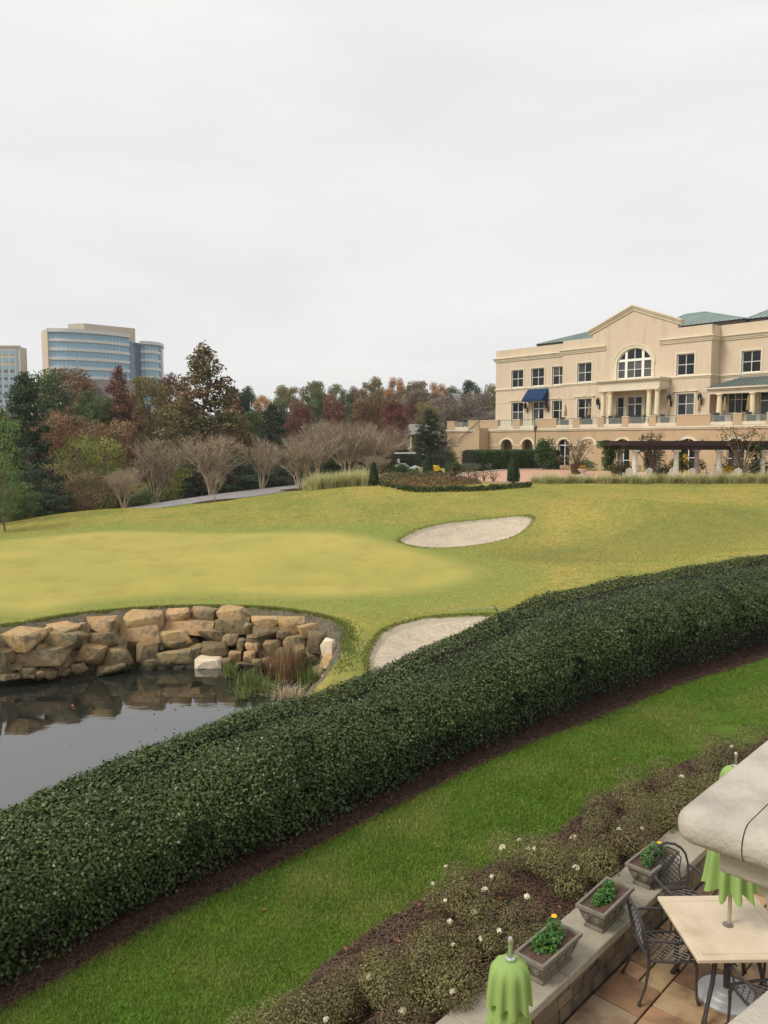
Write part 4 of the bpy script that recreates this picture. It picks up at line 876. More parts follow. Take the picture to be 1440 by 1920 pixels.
DARKF = mat('dark_fascia', (.045,.035,.03), .7); NAVY = mat('navy_awning', (.010,.036,.105), .8, spec=.2); BLKI = mat('black_iron', (.02,.018,.016), .5, spec=.4)
TH = math.radians(41); CE = (math.sin(TH), -math.cos(TH)); CA = (14.54, 102.02); CZ = 2.5
club = empty('club_building', (CA[0],CA[1],CZ), math.atan2(CE[1],CE[0])); tag(club, 'large cream stucco club house with gable, arched window and green roofs', 'building')
cz = lambda z: z-CZ
def clubpt(s, o, z): return Vector((CA[0]+CE[0]*s+CE[1]*o, CA[1]+CE[1]*s-CE[0]*o, z))   # o = metres in front of the wing wall
CROT = math.atan2(CE[1],CE[0])
def panel(mb, y, s0, s1, z0, z1, ops, depth=.3, m=0):
    """front wall at y with real openings (s0,s1,z0,z1,rise); rise > 0 gives a round head above z1"""
    xs = sorted({s0,s1,*[o[0] for o in ops],*[o[1] for o in ops]}); zs = sorted({z0,z1,*[o[2] for o in ops],*[o[3]+o[4] for o in ops]})
    for i in range(len(xs)-1):
        for j in range(len(zs)-1):
            cx, cy = (xs[i]+xs[i+1])/2, (zs[j]+zs[j+1])/2
            if any(o[0] < cx < o[1] and o[2] < cy < o[3]+o[4] for o in ops): continue
            mb.add([(xs[i],y,zs[j]),(xs[i+1],y,zs[j]),(xs[i+1],y,zs[j+1]),(xs[i],y,zs[j+1])], [(0,1,2,3)], m)
    for a, b, c, d, rise in ops:
        if rise > 0:
            n = 16; arc = [(a+(b-a)*.5*(1-math.cos(math.pi*k/n)), d+rise*math.sin(math.pi*k/n)) for k in range(n+1)]
            for k in range(n): mb.add([(arc[k][0],y,arc[k][1]),(arc[k+1][0],y,arc[k+1][1]),(arc[k+1][0],y,d+rise),(arc[k][0],y,d+rise)], [(0,1,2,3)], m)
            out = [(a,c)] + arc + [(b,c)]
        else: out = [(a,c),(a,d),(b,d),(b,c)]
        for k in range(len(out)):
            p, q = out[k], out[(k+1)%len(out)]
            if p != q: mb.add([(p[0],y,p[1]),(q[0],y,q[1]),(q[0],y+depth,q[1]),(p[0],y+depth,p[1])], [(0,1,2,3)], m)
pane_cache = {}
def pane(w, h, parent, x, y, z, m=PANE):
    key = (round(w,2), round(h,2))
    if key not in pane_cache:
        t = MB(); t.box(-w/2,w/2,-.012,.012,-h/2,h/2); pane_cache[key] = t.mesh('pane', PANE)
    o = link('pane', pane_cache[key], parent, (x,y,z)); o.material_slots[0].link = 'OBJECT'; o.material_slots[0].material = m; return o
def window(s0, s1, z0, z1, o, cols=2, rows=(.5,), sur=.17, head=False, sill=True, m=PANE, parent=None, name='window', bar=.055):
    y = -o; z0, z1 = cz(z0), cz(z1); t = MB(); f = .09
    yy0, yy1 = y+.14, y+.24
    t.box(s0,s0+f,yy0,yy1,z0,z1); t.box(s1-f,s1,yy0,yy1,z0,z1); t.box(s0+f,s1-f,yy0,yy1,z0,z0+f); t.box(s0+f,s1-f,yy0,yy1,z1-f,z1)
    xs = [s0+f+(s1-s0-2*f)*k/cols for k in range(cols+1)]; zs = [z0+f]+[z0+(z1-z0)*r for r in rows]+[z1-f]
    for x in xs[1:-1]: t.box(x-bar/2,x+bar/2,yy0+.01,yy1-.005,z0+f,z1-f)
    for z in zs[1:-1]: t.box(s0+f,s1-f,yy0+.013,yy1-.008,z-bar/2,z+bar/2)
    w = t.build(name, WHITE, parent or club)
    for i in range(cols):
        for j in range(len(zs)-1):
            a, b, c, d = xs[i]+(bar/2 if i else 0), xs[i+1]-(bar/2 if i < cols-1 else 0), zs[j]+(bar/2 if j else 0), zs[j+1]-(bar/2 if j < len(zs)-2 else 0)
            pane(b-a, d-c, w, (a+b)/2, yy0+.06, (c+d)/2, PANE2 if random.Random(int(s0*77+i*3+j)).random() < .22 else m)
    if sur:
        t = MB(); u = y-.05; t.box(s0-sur,s0,u,y+.10,z0,z1+sur); t.box(s1,s1+sur,u,y+.10,z0,z1+sur); t.box(s0,s1,u,y+.10,z1,z1+sur)
        if head: t.box(s0-sur-.22,s1+sur+.22,y-.16,y+.02,z1+sur+.02,z1+sur+.13); t.box((s0+s1)/2-.13,(s0+s1)/2+.13,y-.18,y+.02,z1+sur+.131,z1+sur+.27)
        t.build('surround', TRIM, w)
    return w
F1 = 7.30
lw_up = [(2.27,4.16),(5.39,7.35),(8.54,10.41)]
mb = MB(); ops = [(a,b,cz(12.26),cz(14.42),0) for a,b in lw_up] + [(a,b,cz(F1),cz(10.4),0) for a,b in ((2.34,4.25),(5.63,7.39),(8.63,10.52))]
panel(mb, 0, -.3, 11.6, cz(F1), cz(17.0), ops)
mb.add([(-.3,0,cz(F1)),(-.3,14,cz(F1)),(-.3,14,cz(17)),(-.3,0,cz(17))], [(0,1,2,3)]); mb.add([(-.3,14,0),(60,14,0),(60,14,cz(17)),(-.3,14,cz(17))], [(0,1,2,3)])
mb.box(-.3,11.4,.01,.3,cz(16.7),cz(17.03)); mb.add([(-.3,.3,cz(16.6)),(60,.3,cz(16.6)),(60,14,cz(16.6)),(-.3,14,cz(16.6))], [(0,1,2,3)])
mb.build('wing_wall', STUC, club)
for a,b in lw_up: window(a,b,12.26,14.42,0)
window(2.34,4.25,F1,10.4,0,rows=(.62,),head=True); window(8.63,10.52,F1,10.4,0,rows=(.62,),head=True)
def door(s0, s1, z1, o, leafh=2.25):
    w = window(s0,s1,F1,z1,o,rows=(.72,),name='french_door',m=PANE,bar=.11)
    t = MB(); t.box((s0+s1)/2+.03,(s0+s1)/2+.06,-o+.08,-o+.13,cz(F1)+.95,cz(F1)+1.15); t.build('handle', BLKI, w); return w
door(5.63,7.39,10.4,0)
# centre block
O = 1.7
ops = [(13.33,15.23,cz(12.2),cz(14.36),0),(25.41,27.32,cz(12.2),cz(14.36),0),(13.43,15.34,cz(F1),cz(10.36),0),(25.55,27.42,cz(F1),cz(10.36),0),
       (18.44,22.6,cz(12.25),cz(13.75),1.72),(18.5,19.42,cz(F1),cz(10.33),0),(19.78,21.6,cz(F1),cz(10.33),0),(21.95,22.85,cz(F1),cz(10.33),0)]
mb = MB(); panel(mb, -O, 11.28, 29.05, cz(F1), cz(17.0), ops)
for s in (11.28,29.05): mb.add([(s,-O,cz(F1)),(s,.6,cz(F1)),(s,.6,cz(17)),(s,-O,cz(17))], [(0,1,2,3)])
for a,b in ((11.28,15.3),(25.42,29.05)): mb.box(a,b,-O+.01,-O+.3,cz(16.7),cz(17.03))
mb.prism([(15.3,cz(17.0)),(25.42,cz(17.0)),(25.42,cz(17.75)),(20.3,cz(19.72)),(15.3,cz(17.75))], 'y', -O, -O+.5)
mb.build('centre_wall', STUC, club)
for a,b in ((13.33,15.23),(25.41,27.32)): window(a,b,12.2,14.36,O)
for a,b in ((13.43,15.34),(25.55,27.42)): window(a,b,F1,10.36,O,rows=(.66,),head=True)
window(18.5,19.42,F1,10.33,O,cols=1,rows=(.62,),sur=.12); door(19.78,21.6,10.33,O); window(21.95,22.85,F1,10.33,O,cols=1,rows=(.62,),sur=.12)
# great arched window
cx, hw, spr, rise = 20.52, 2.08, 13.75, 1.72
t = MB(); y0, y1 = -O+.12, -O+.26
def arcpts(r, z, n=24): return [(cx-r*math.cos(math.pi*k/n), z+rise*r/hw*math.sin(math.pi*k/n)) for k in range(n+1)]
outer, inner = arcpts(hw, cz(spr)), arcpts(hw-.12, cz(spr))
for k in range(24): t.prism([outer[k],outer[k+1],inner[k+1],inner[k]], 'y', y0, y1)
t.box(cx-hw,cx-hw+.12,y0,y1,cz(12.25),cz(spr)); t.box(cx+hw-.12,cx+hw,y0,y1,cz(12.25),cz(spr)); t.box(cx-hw+.12,cx+hw-.12,y0,y1,cz(12.25),cz(12.36))
for x in (-1.0,1.0): t.box(cx+x-.14,cx+x+.14,y0-.03,y1-.01,cz(12.36),cz(15.22))
t.box(cx-hw+.12,cx+hw-.12,y0-.02,y1-.02,cz(14.08),cz(14.33))
t.box(cx-.03,cx+.03,y0+.02,y1-.03,cz(12.36),cz(15.4)); t.box(cx-hw+.12,cx+hw-.12,y0+.025,y1-.035,cz(13.17),cz(13.22))
aw = t.build('arched_window', WHITE, club)
def gz_(xa, xb, za, zb): pane(xb-xa, zb-za, aw, (xa+xb)/2, y0+.09, (za+zb)/2, PANE2)
for xa, xb in ((cx-hw+.12,cx-1.14),(cx-.86,cx-.03),(cx+.03,cx+.86),(cx+1.14,cx+hw-.12)):
    gz_(xa,xb,cz(12.36),cz(13.17)); gz_(xa,xb,cz(13.22),cz(14.08))
    n = 8; top = [(xa+(xb-xa)*k/n) for k in range(n+1)]; zz = [cz(spr)+rise*math.sqrt(max(0,1-((x-cx)/(hw-.1))**2)) for x in top]; zz = [max(z_, cz(14.34)) for z_ in zz]
    m_ = MB(); m_.prism([(xa,cz(14.33)),(xb,cz(14.33))]+[(top[k],zz[k]) for k in range(n,-1,-1)], 'y', y0+.08, y0+.10); m_.build('pane', PANE, aw)
t = MB(); o1, o2 = arcpts(hw, cz(spr)), arcpts(hw+.34, cz(spr))
for k in range(24): t.prism([o1[k],o1[k+1],o2[k+1],o2[k]], 'y', -O-.07, -O+.05)
for k in range(24):
    a_, b_ = arcpts(hw+.34,cz(spr)), arcpts(hw+.46,cz(spr)); t.prism([a_[k],a_[k+1],b_[k+1],b_[k]], 'y', -O-.13, -O+.04)
t.box(cx-hw-.34,cx-hw,-O-.07,-O+.05,cz(12.25),cz(spr)); t.box(cx+hw,cx+hw+.34,-O-.07,-O+.05,cz(12.25),cz(spr)); t.build('surround', TRIM, aw)
# right wing
rw_up = [(31.29,33.16),(35.2,37.1),(39.2,41.1)]
ops = [(a,b,cz(12.2),cz(14.3),0) for a,b in rw_up] + [(30.0,32.15,cz(8.3),cz(10.3),0),(33.15,34.9,cz(F1),cz(10.25),0),(36.2,38.4,cz(8.3),cz(10.3),0)]
mb = MB(); panel(mb, 0, 29.0, 60, cz(F1), cz(17.0), ops); mb.box(29.3,60,.01,.3,cz(16.7),cz(17.03)); mb.add([(60,0,cz(F1)),(60,14,cz(F1)),(60,14,cz(17)),(60,0,cz(17))], [(0,1,2,3)]); mb.build('wing_wall', STUC, club)
for a,b in rw_up: window(a,b,12.2,14.3,0)
window(30.0,32.15,8.3,10.3,0,cols=3,rows=(.66,),sur=0); door(33.15,34.9,10.25,0); window(36.2,38.4,8.3,10.3,0,cols=3,rows=(.66,),sur=0)
# cornices and string courses
CORN = [(0,0),(.10,0),(.10,.12),(.18,.16),(.18,.26),(.34,.40),(.34,.50),(.0,.56)]
STR = [(0,0),(.06,0),(.06,.10),(.14,.14),(.14,.24),(0,.30)]
def course(prof, path, z, name):
    t = MB(); t.sweep([(-o_, z_) for o_, z_ in prof], [(x,y-.002,cz(z)) for x,y in path]); return t.build(name, TRIM, club)
course(CORN, [(-.31,6),(-.31,0),(11.27,0)], 15.55, 'cornice'); course(CORN, [(11.27,.5),(11.27,-O),(17.0,-O)], 15.5, 'cornice')
course(CORN, [(23.5,-O),(29.06,-O),(29.06,0),(60,0)], 15.5, 'cornice')
course(STR, [(-.31,6),(-.31,0),(11.27,0)], 11.93, 'string_course'); course(STR, [(11.27,.5),(11.27,-O),(17.4,-O)], 11.88, 'string_course'); course(STR, [(24.9,-O),(29.06,-O),(29.06,0),(60,0)], 11.88, 'string_course')
for a, b, y in ((-.3,2.0,0),(4.5,5.3,0),(7.7,8.3,0),(10.8,11.27,0),(11.28,13.1,-O),(15.6,17.5,-O),(25.0,25.3,-O),(27.7,29.05,-O)):
    t = MB(); t.box(a,b,y-.018,y+.01,cz(10.30),cz(10.36)); t.build('groove_trim', STUC2, club)
t = MB()
for a, b in (((15.3,cz(17.75)),(20.3,cz(19.72))),((25.42,cz(17.75)),(20.3,cz(19.72)))):
    d = Vector((b[0]-a[0],0,b[1]-a[1])).normalized(); sgn = 1 if d.x > 0 else -1; u = Vector((-d.z*sgn,0,abs(d.x)))
    A_, B_ = Vector((a[0],0,a[1]))-d*.45, Vector((b[0],0,b[1]))
    for (lo, hi, out) in ((-.28,-.05,.12),(-.05,.12,.24),(.12,.26,.36)):
        P_ = [A_+u*lo, B_+Vector((0,0,1))*lo/abs(d.x)*1.0, B_+Vector((0,0,1))*hi/abs(d.x), A_+u*hi]
        t.prism([(p.x,p.z) for p in P_], 'y', -O-out, -O+.45)
t.build('raking_cornice', TRIM, club)
# portico
p = empty('portico', (0,0,0)); p.parent = club
t = MB(); t.box(17.45,24.65,-O-1.9,-O+.01,cz(11.0),cz(11.75)); t.box(17.3,24.8,-O-2.05,-O+.01,cz(11.752),cz(11.9)); t.box(17.2,24.9,-O-2.2,-O+.01,cz(11.902),cz(12.05)); t.box(17.5,24.6,-O-1.95,-O-.05,cz(10.84),cz(10.998)); t.build('entablature', TRIM, p)
colprof = [(.36,0),(.36,.12),(.31,.16),(.31,.22),(.27,.26),(.275,1.2),(.25,2.4),(.225,3.2),(.25,3.22),(.25,3.28),(.30,3.34),(.33,3.36),(.33,3.5)]
t = MB(); t.lathe(colprof, 18); COLME = t.mesh('column', COLM, smooth=True)
for s in (17.85,18.75,23.35,24.25): link('column', COLME, p, (s,-O-1.55,cz(F1)+.04))
# right porch
p = empty('porch', (0,0,0)); p.parent = club
t = MB(); t.box(29.3,60,-2.6,-2.2,cz(10.1),cz(10.45)); t.box(29.2,60,-2.75,-.01,cz(10.452),cz(10.58)); t.box(29.05,60,-2.9,-.01,cz(10.582),cz(10.72)); t.build('entablature', TRIM, p)
t = MB(); zr0, zr1 = cz(10.74), cz(11.75)
t.add([(29.1,-2.85,zr0),(60,-2.85,zr0),(60,-.02,zr1),(31.2,-.02,zr1)], [(0,1,2,3)]); t.add([(29.1,-2.85,zr0),(31.2,-.02,zr1),(29.1,-.02,zr0)], [(0,1,2)]); rf = t.build('porch_roof', COPPERD, p, fix=False)
t = MB(); x = 29.6
while x < 52:
    yy = -2.85; k = min(1,(x-29.1)/2.1); t.tube([(x,-2.85,zr0+.03),(x,-2.85+2.83*k,zr0+.03+(zr1-zr0)*k)], .03, 4); x += .45
t.build('seam', COPPERD, rf)['kind'] = 'stuff'
for s in (30.4,33.6,36.8,40): 
    o = link('column', COLME, p, (s,-2.4,cz(F1)+.04)); o.scale = (1,1,2.76/3.5)
# green hip roofs behind the parapet
def hip(s0, s1, y0, y1, z0, z1, inset0, inset1, name='green_roof'):
    t = MB(); ym = (y0+y1)/2; z0, z1 = cz(z0), cz(z1); a, b = s0+inset0, s1-inset1
    t.add([(s0,y0,z0),(s1,y0,z0),(s1,y1,z0),(s0,y1,z0),(a,ym,z1),(b,ym,z1)], [(0,1,5,4),(1,2,5),(2,3,4,5),(3,0,4)]); r_ = t.build(name, COPPER, club)
    t = MB(); x = s0+.5
    while x < s1-.2:
        k = min(1, (x-s0)/max(.01,inset0) if inset0 else 1, (s1-x)/max(.01,inset1) if inset1 else 1)
        t.tube([(x,y0,z0+.04),(x,y0+(ym-y0)*k,z0+.04+(z1-z0)*k)], .035, 4); x += .5
    t.build('seam', COPPER, r_)['kind'] = 'stuff'
    t = MB()
    for q in (((s0,y0,z0),(a,ym,z1)),((s1,y0,z0),(b,ym,z1)),((a,ym,z1),(b,ym,z1))): t.tube(q, .07, 5)
    t.build('ridge', COPPER, r_)
    t = MB(); t.box(s0+.1,s1-.1,y0+.12,y0+.3,z0-.75,z0-.02); t.box(s0+.1,s0+.28,y0+.3,y1,z0-.75,z0-.02); t.box(s1-.28,s1-.1,y0+.3,y1,z0-.75,z0-.02); t.build('fascia', DARKF, r_)
hip(3.6,17.5,3.0,11.0,17.75,19.2,5.5,1.0); hip(20.0,30.8,1.6,10.6,17.7,19.6,2.0,6.6); hip(30.4,58,2.2,12.2,17.7,19.8,2.5,3)
# awning
t = MB(); t.add([(4.95,-.02,cz(11.92)),(8.05,-.02,cz(11.92)),(8.05,-1.25,cz(10.62)),(4.95,-1.25,cz(10.62)),(4.95,-.02,cz(10.62)),(8.05,-.02,cz(10.62)),(4.95,-1.25,cz(10.38)),(8.05,-1.25,cz(10.38)),(4.95,-.02,cz(10.38)),(8.05,-.02,cz(10.38))],
   [(0,1,2,3),(0,3,4),(1,5,2),(3,2,7,6),(4,3,6,8),(5,9,7,2)]); o = t.build('awning', NAVY, club); o['label'] = 'dark blue canvas awning over the terrace door'
# wall lanterns
def lantern():
    t = MB(); t.box(-.06,.06,-.04,.0,-.25,.15); t.tube([(0,-.02,-.12),(0,-.2,-.2),(0,-.3,-.05),(0,-.3,.05)], .022, 6)
    t.lathe([(.05,0),(.13,.05),(.17,.36),(.20,.38),(.09,.52),(.05,.55),(.02,.62),(.0,.66)], 6, (0,-.3,.05)); return t.mesh('wall_lantern', BLKI)
LAN = lantern()
for s, y in ((4.85,0),(8.05,0),(11.05,0),(16.35,-O),(24.95,-O),(28.2,-O),(29.9,0)): link('wall_lantern', LAN, club, (s if s != 16.35 else 16.4, y, cz(9.45))).scale = (1.4,1.4,1.4)

# ------------------------------------------------------------------ terrace
ter = empty('terrace', (CA[0],CA[1],CZ), CROT); tag(ter, 'tan raised terrace with arches, white band and glass railing before the club', 'terrace')
TO = 6.0; S0, S1 = -3.04, 58.0
arches = [(5.85,7.53,cz(2.55),cz(5.1),.68),(8.98,10.52,cz(2.55),cz(5.1),.68),(14.05,15.57,cz(2.9),cz(5.1),.66),(17.1,18.78,cz(2.55),cz(5.1),-1),(21.3,22.9,cz(2.55),cz(5.1),.66),(24.6,26.2,cz(2.9),cz(5.1),.66),(28.4,30.0,cz(2.9),cz(5.1),.66),(33,34.6,cz(2.9),cz(5.1),.66)]
mb = MB(); panel(mb, -TO, S0, S1, cz(2.4), cz(6.7), [a for a in arches if a[4] > 0], depth=.5)
mb.add([(S0,-TO,cz(2.4)),(S0,6,cz(2.4)),(S0,6,cz(7.25)),(S0,-TO,cz(7.25))], [(0,1,2,3)]); mb.add([(S1,-TO,cz(2.4)),(S1,0,cz(2.4)),(S1,0,cz(7.25)),(S1,-TO,cz(7.25))], [(0,1,2,3)])
mb.box(S0+.01,S1-.01,-TO+.55,-TO+.6,cz(2.4),cz(6.5)) if False else None
mb.build('retaining_wall', STUC2, ter)
mb = MB(); mb.box(5.0,11.4,-TO+1.6,-TO+1.7,0,cz(6.6)); mb.build('loggia_back', STUC2, ter)
mb = MB(); mb.add([(S0,-TO,cz(F1)-.02),(S1,-TO,cz(F1)-.02),(S1,1,cz(F1)-.02),(S0,1,cz(F1)-.02)], [(0,1,2,3)]); mb.build('terrace_floor', mat('terrace_paving',(.35,.27,.2),.9), ter)
t = MB(); BAND = [(-.1,0),(.10,0),(.10,.10),(.17,.14),(.17,.30),(-.1,.34)]
t.sweep([(-a,b) for a,b in BAND], [(S0,4,cz(6.68)),(S0,-TO,cz(6.68)),(S1,-TO,cz(6.68))]); t.build('white_band', TRIM, ter)
# string at the arch springing, in pieces between the arch trims
xs = [S0] + [v for a in arches for v in (a[0]-.26,a[1]+.26)] + [S1]
for k in range(0,len(xs),2):
    t = MB(); t.box(xs[k],xs[k+1],-TO-.05,-TO+.02,cz(5.0),cz(5.12)); t.build('spring_course', TRIM, ter)
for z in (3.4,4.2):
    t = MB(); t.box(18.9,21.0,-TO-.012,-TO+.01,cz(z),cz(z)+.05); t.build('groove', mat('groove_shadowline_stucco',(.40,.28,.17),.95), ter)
for a in arches:
    t = MB(); c_ = (a[0]+a[1])/2; h_ = (a[1]-a[0])/2; r_ = abs(a[4]) if a[4] > 0 else .68; n = 18
    A_ = [(c_-h_*math.cos(math.pi*k/n), cz(5.1)+r_*math.sin(math.pi*k/n)) for k in range(n+1)]; B_ = [(c_-(h_+.26)*math.cos(math.pi*k/n), cz(5.1)+(r_+.22)*math.sin(math.pi*k/n)) for k in range(n+1)]
    for k in range(n): t.prism([A_[k],A_[k+1],B_[k+1],B_[k]], 'y', -TO-.07, -TO+.04)
    t.build('arch_trim', TRIM, ter)
    if a[0] > 12 and a[4] > 0:
        t = MB(); y = -TO+.2; t.box(c_-.04,c_+.04,y,y+.08,a[2],a[3]+a[4]-.03); t.box(a[0],a[1],y+.01,y+.07,a[3]-.04,a[3]+.04); t.box(a[0],a[0]+.07,y,y+.08,a[2],a[3]); t.box(a[1]-.07,a[1],y,y+.08,a[2],a[3]); t.box(a[0],a[1],y+.012,y+.068,a[2]+1.0,a[2]+1.06)
        w = t.build('window', WHITE, ter); m_ = MB(); m_.prism([(a[0],a[2]),(a[0],a[3])]+[(c_-h_*math.cos(math.pi*k/n), a[3]+a[4]*math.sin(math.pi*k/n)) for k in range(1,n)]+[(a[1],a[3]),(a[1],a[2])], 'y', y+.09, y+.11); m_.build('pane', PANE, w)
    elif a[4] > 0:
        pass
glass = [(-1.69,.56),(5.39,7.68),(8.66,10.91),(13.77,15.97),(16.81,19.03),(19.83,22.0),(22.75,25.01),(25.78,27.96),(31.37,33.51),(34.34,36.54),(37.4,39.6),(40.5,42.7)]
RAILG = clearglass('railing_glass', .09)
ed = [S0] + [v for g in glass for v in g] + [S1]
for k in range(0,len(ed),2):
    t = MB(); t.box(ed[k],ed[k+1],-TO-.06,-TO+.34,cz(7.021),cz(8.0)); t.build('parapet_block', STUC2, ter)
    t = MB(); t.box(ed[k]-.03,ed[k+1]+.03,-TO-.10,-TO+.38,cz(8.001),cz(8.07)); t.build('coping', TRIM, ter)
for a,b in glass:
    t = MB(); t.box(a+.002,b-.002,-TO-.04,-TO+.3,cz(7.022),cz(7.32)); t.build('railing_kerb', TRIM, ter)
    t = MB(); t.box(a+.03,b-.03,-TO+.1,-TO+.115,cz(7.33),cz(7.98)); t.build('glass_panel', RAILG, ter)
    t = MB(); t.box(a+.002,b-.002,-TO+.08,-TO+.135,cz(7.981),cz(8.02)); t.build('handrail', BLKI, ter)
# side parapet at the far left end
t = MB(); t.box(S0-.06,S0+.3,-TO+.341,3,cz(7.021),cz(8.0)); t.build('parapet_block', STUC2, ter)
# stairs down to the court
st = empty('terrace_stairs', clubpt(-3.0,7.0,CZ), CROT); tag(st, 'stucco outdoor stair with iron railing at the terrace left end', 'stairs')
def sp(s): return s+3.0
def so(o): return -(o-7.0)
prof = [(sp(3.9),cz(7.1)),(sp(.6),cz(4.87)),(sp(-.75),cz(4.87)),(sp(-2.9),cz(3.7)),(sp(-4.8),cz(2.55)),(sp(-4.8),cz(2.5)),(sp(3.9),cz(2.5))]
t = MB(); t.prism(prof, 'y', so(7.7), so(7.5)); t.build('stringer_wall', STUC2, st)
t = MB()
for k in range(14):
    z_ = cz(4.7)+(7.1-4.7)*(k+1)/14; x_ = sp(.6)+3.3*k/14; t.box(x_,x_+3.3/14+.02,so(7.49),so(6.08),0,z_)
t.box(sp(-.75),sp(.6),so(7.49),so(6.08),0,cz(4.7))
for k in range(13):
    z_ = cz(2.55)+(4.7-2.55)*(k+1)/13; x_ = sp(-4.8)+4.05*k/13; t.box(x_,x_+4.05/13+.005,so(7.49),so(6.08),0,z_)
t.build('steps', STUC2, st)
for seg in (((3.8,7.1),(.65,4.93)),((-.8,4.93),(-4.7,2.7))):
    (a,za),(b,zb) = seg; t = MB(); y = so(7.6); t.tube([(sp(a),y,cz(za)+.9),(sp(b),y,cz(zb)+.9)], .035, 6); t.tube([(sp(a),y,cz(za)+.15),(sp(b),y,cz(zb)+.15)], .025, 6)
    for k in range(19): x = a+(b-a)*k/18; z_ = cz(za+(zb-za)*k/18); t.tube([(sp(x),y,z_),(sp(x),y,z_+.9)], .03 if k in (0,18) else .016, 5)
    t.build('railing', BLKI, st)
    t = MB(); d = .12; t.prism([(sp(a),cz(za)+.0),(sp(b),cz(zb)+.0),(sp(b),cz(zb)+.1),(sp(a),cz(za)+.1)], 'y', so(7.74), so(7.45)); t.build('sloped_cap', TRIM, st)
# terrace furniture: wicker chairs and tan closed parasols
WICK = mat('dark_wicker', (.045,.038,.032), .7, bump=.4, bscale=60)
def wick():
    e = empty('wicker_chair'); t = MB(); t.box(-.27,.27,-.27,.27,.28,.44); t.build('seat', WICK, e, bevel=.03)
    t = MB(); t.prism([(-.30,.2),(-.22,.2),(-.28,.92),(-.38,.90)], 'y', -.3, .3); o = t.build('backrest', WICK, e, bevel=.02)
    for s in (-1,1): t = MB(); t.box(-.28,.27,s*.30-.04,s*.30+.04,.05,.62); t.build('arm', WICK, e, bevel=.02)
    for sx in (-1,1):
        for sy in (-1,1): t = MB(); t.box(sx*.22-.03,sx*.22+.03,sy*.22-.03,sy*.22+.03,0,.28); t.build('leg', WICK, e)
    return e
w0 = wick(); wk = list(w0.children); first = True; n_ch = 0
for g, (a, b) in enumerate(glass[:10]):
    if g == 1 or g == 2 or g == 0: spots = [((a+b)/2+.55, 4.6, 3.4)] if g != 0 else [(a+.7,4.9,2.5),(b-.7,4.9,.6)]
    else: spots = [((a+b)/2-.75,4.9,1.2),((a+b)/2+.75,4.8,3.0)]
    for q, (s, o_, rz) in enumerate(spots):
        c = w0 if first else copy_tree(w0, None, wk); first = False; c.location = clubpt(s, o_, F1-.018); c.rotation_euler = (0,0,CROT+rz)
        c['label'] = 'dark wicker chair behind the %s glass panel of the terrace, %s one' % (ORD[g], ('only','left','right')[0 if len(spots) == 1 else q+1]); c['category'] = 'chair'; c['group'] = 'wicker chairs on the terrace'
TANC = mat('tan_canvas', (.33,.22,.12), .85)
def tanumb(s, o_, lab):
    e = empty('closed_parasol', clubpt(s,o_,F1-.02)); tag(e, lab, 'parasol', 'tan parasols on the terrace')
    t = MB(); t.lathe([(.0,0),(.22,0),(.22,.06),(.03,.08),(.022,2.2),(.0,2.2)], 10); t.build('pole', BLKI, e)
    t = MB(); canvas(t, [(.015,2.45),(.05,2.35),(.09,2.0),(.12,1.6),(.15,1.25),(.17,1.1)], .3, 6, 36, 0); t.build('canopy', TANC, e, smooth=True, fix=False)
for s, o_, lab in ((13.5,4.0,'tan closed parasol left of the second lower window of the club'),(16.6,4.0,'tan closed parasol before a dark window left of the portico'),(26.3,4.6,'tan closed parasol right of the portico columns'),
     (29.5,4.6,'tan closed parasol beside the right lantern'),(32.0,4.6,'tan closed parasol before the porch column'),(34.2,4.6,'tan closed parasol before the porch window')): tanumb(s,o_,lab)
# potted palm by the portico door
PALM = leafmat('palm_leaf', (.05,.09,.03), .4)
for k,(s,o_) in enumerate(((19.3,2.9),(22.7,2.9))):
    e = empty('potted_plant', clubpt(s,o_,F1-.02)); tag(e, 'dark leafy potted plant on the %s of the portico door' % ('left','right')[k], 'plant')
    t = MB(); t.lathe([(.0,0),(.2,0),(.28,.4),(.30,.42),(.26,.42),(.0,.36)], 12); t.build('pot', mat('dark_pot',(.08,.06,.05),.7), e)
    o = link('foliage', blade_mesh('foliage', 60, 1.1, .5, PALM, 60+k, width=.09, base=.06), e, (0,0,.35))

# ------------------------------------------------------------------ court and gardens
BRICK = mat('brick_paving', (.50,.29,.20), .9, col2=(.56,.36,.26), scale=.6, col3=(.42,.23,.16), scale3=5, lo3=.45, hi3=.6, bump=.2, bscale=30, spec=.2)
court = [tuple(p) for p in [(3.4,56.2),(9,55.6),(16,55.4),(26,55.2),(40,55),(46,60),(38,68),(32.5,68),(24,76),(17,84),(12,80.5),(9,74),(4.5,66),(2.6,60)]]
t = MB(); t.add([(p[0],p[1],2.575) for p in court], [tuple(range(len(court)))]); tag(t.build('brick_court', BRICK), 'pinkish brick paved court in front of the club terrace', kind='structure')
KERB = mat('pale_kerb', (.50,.47,.42), .9); t = MB(); t.sweep([(-.14,0),(.14,0),(.14,.12),(-.14,.12)], [(2.6,60,2.56),(4.5,66,2.56),(9,74,2.56),(12,80.5,2.56),(17,84,2.56)]); tag(t.build('kerb', KERB), 'pale kerb along the back of the brick court', kind='structure')

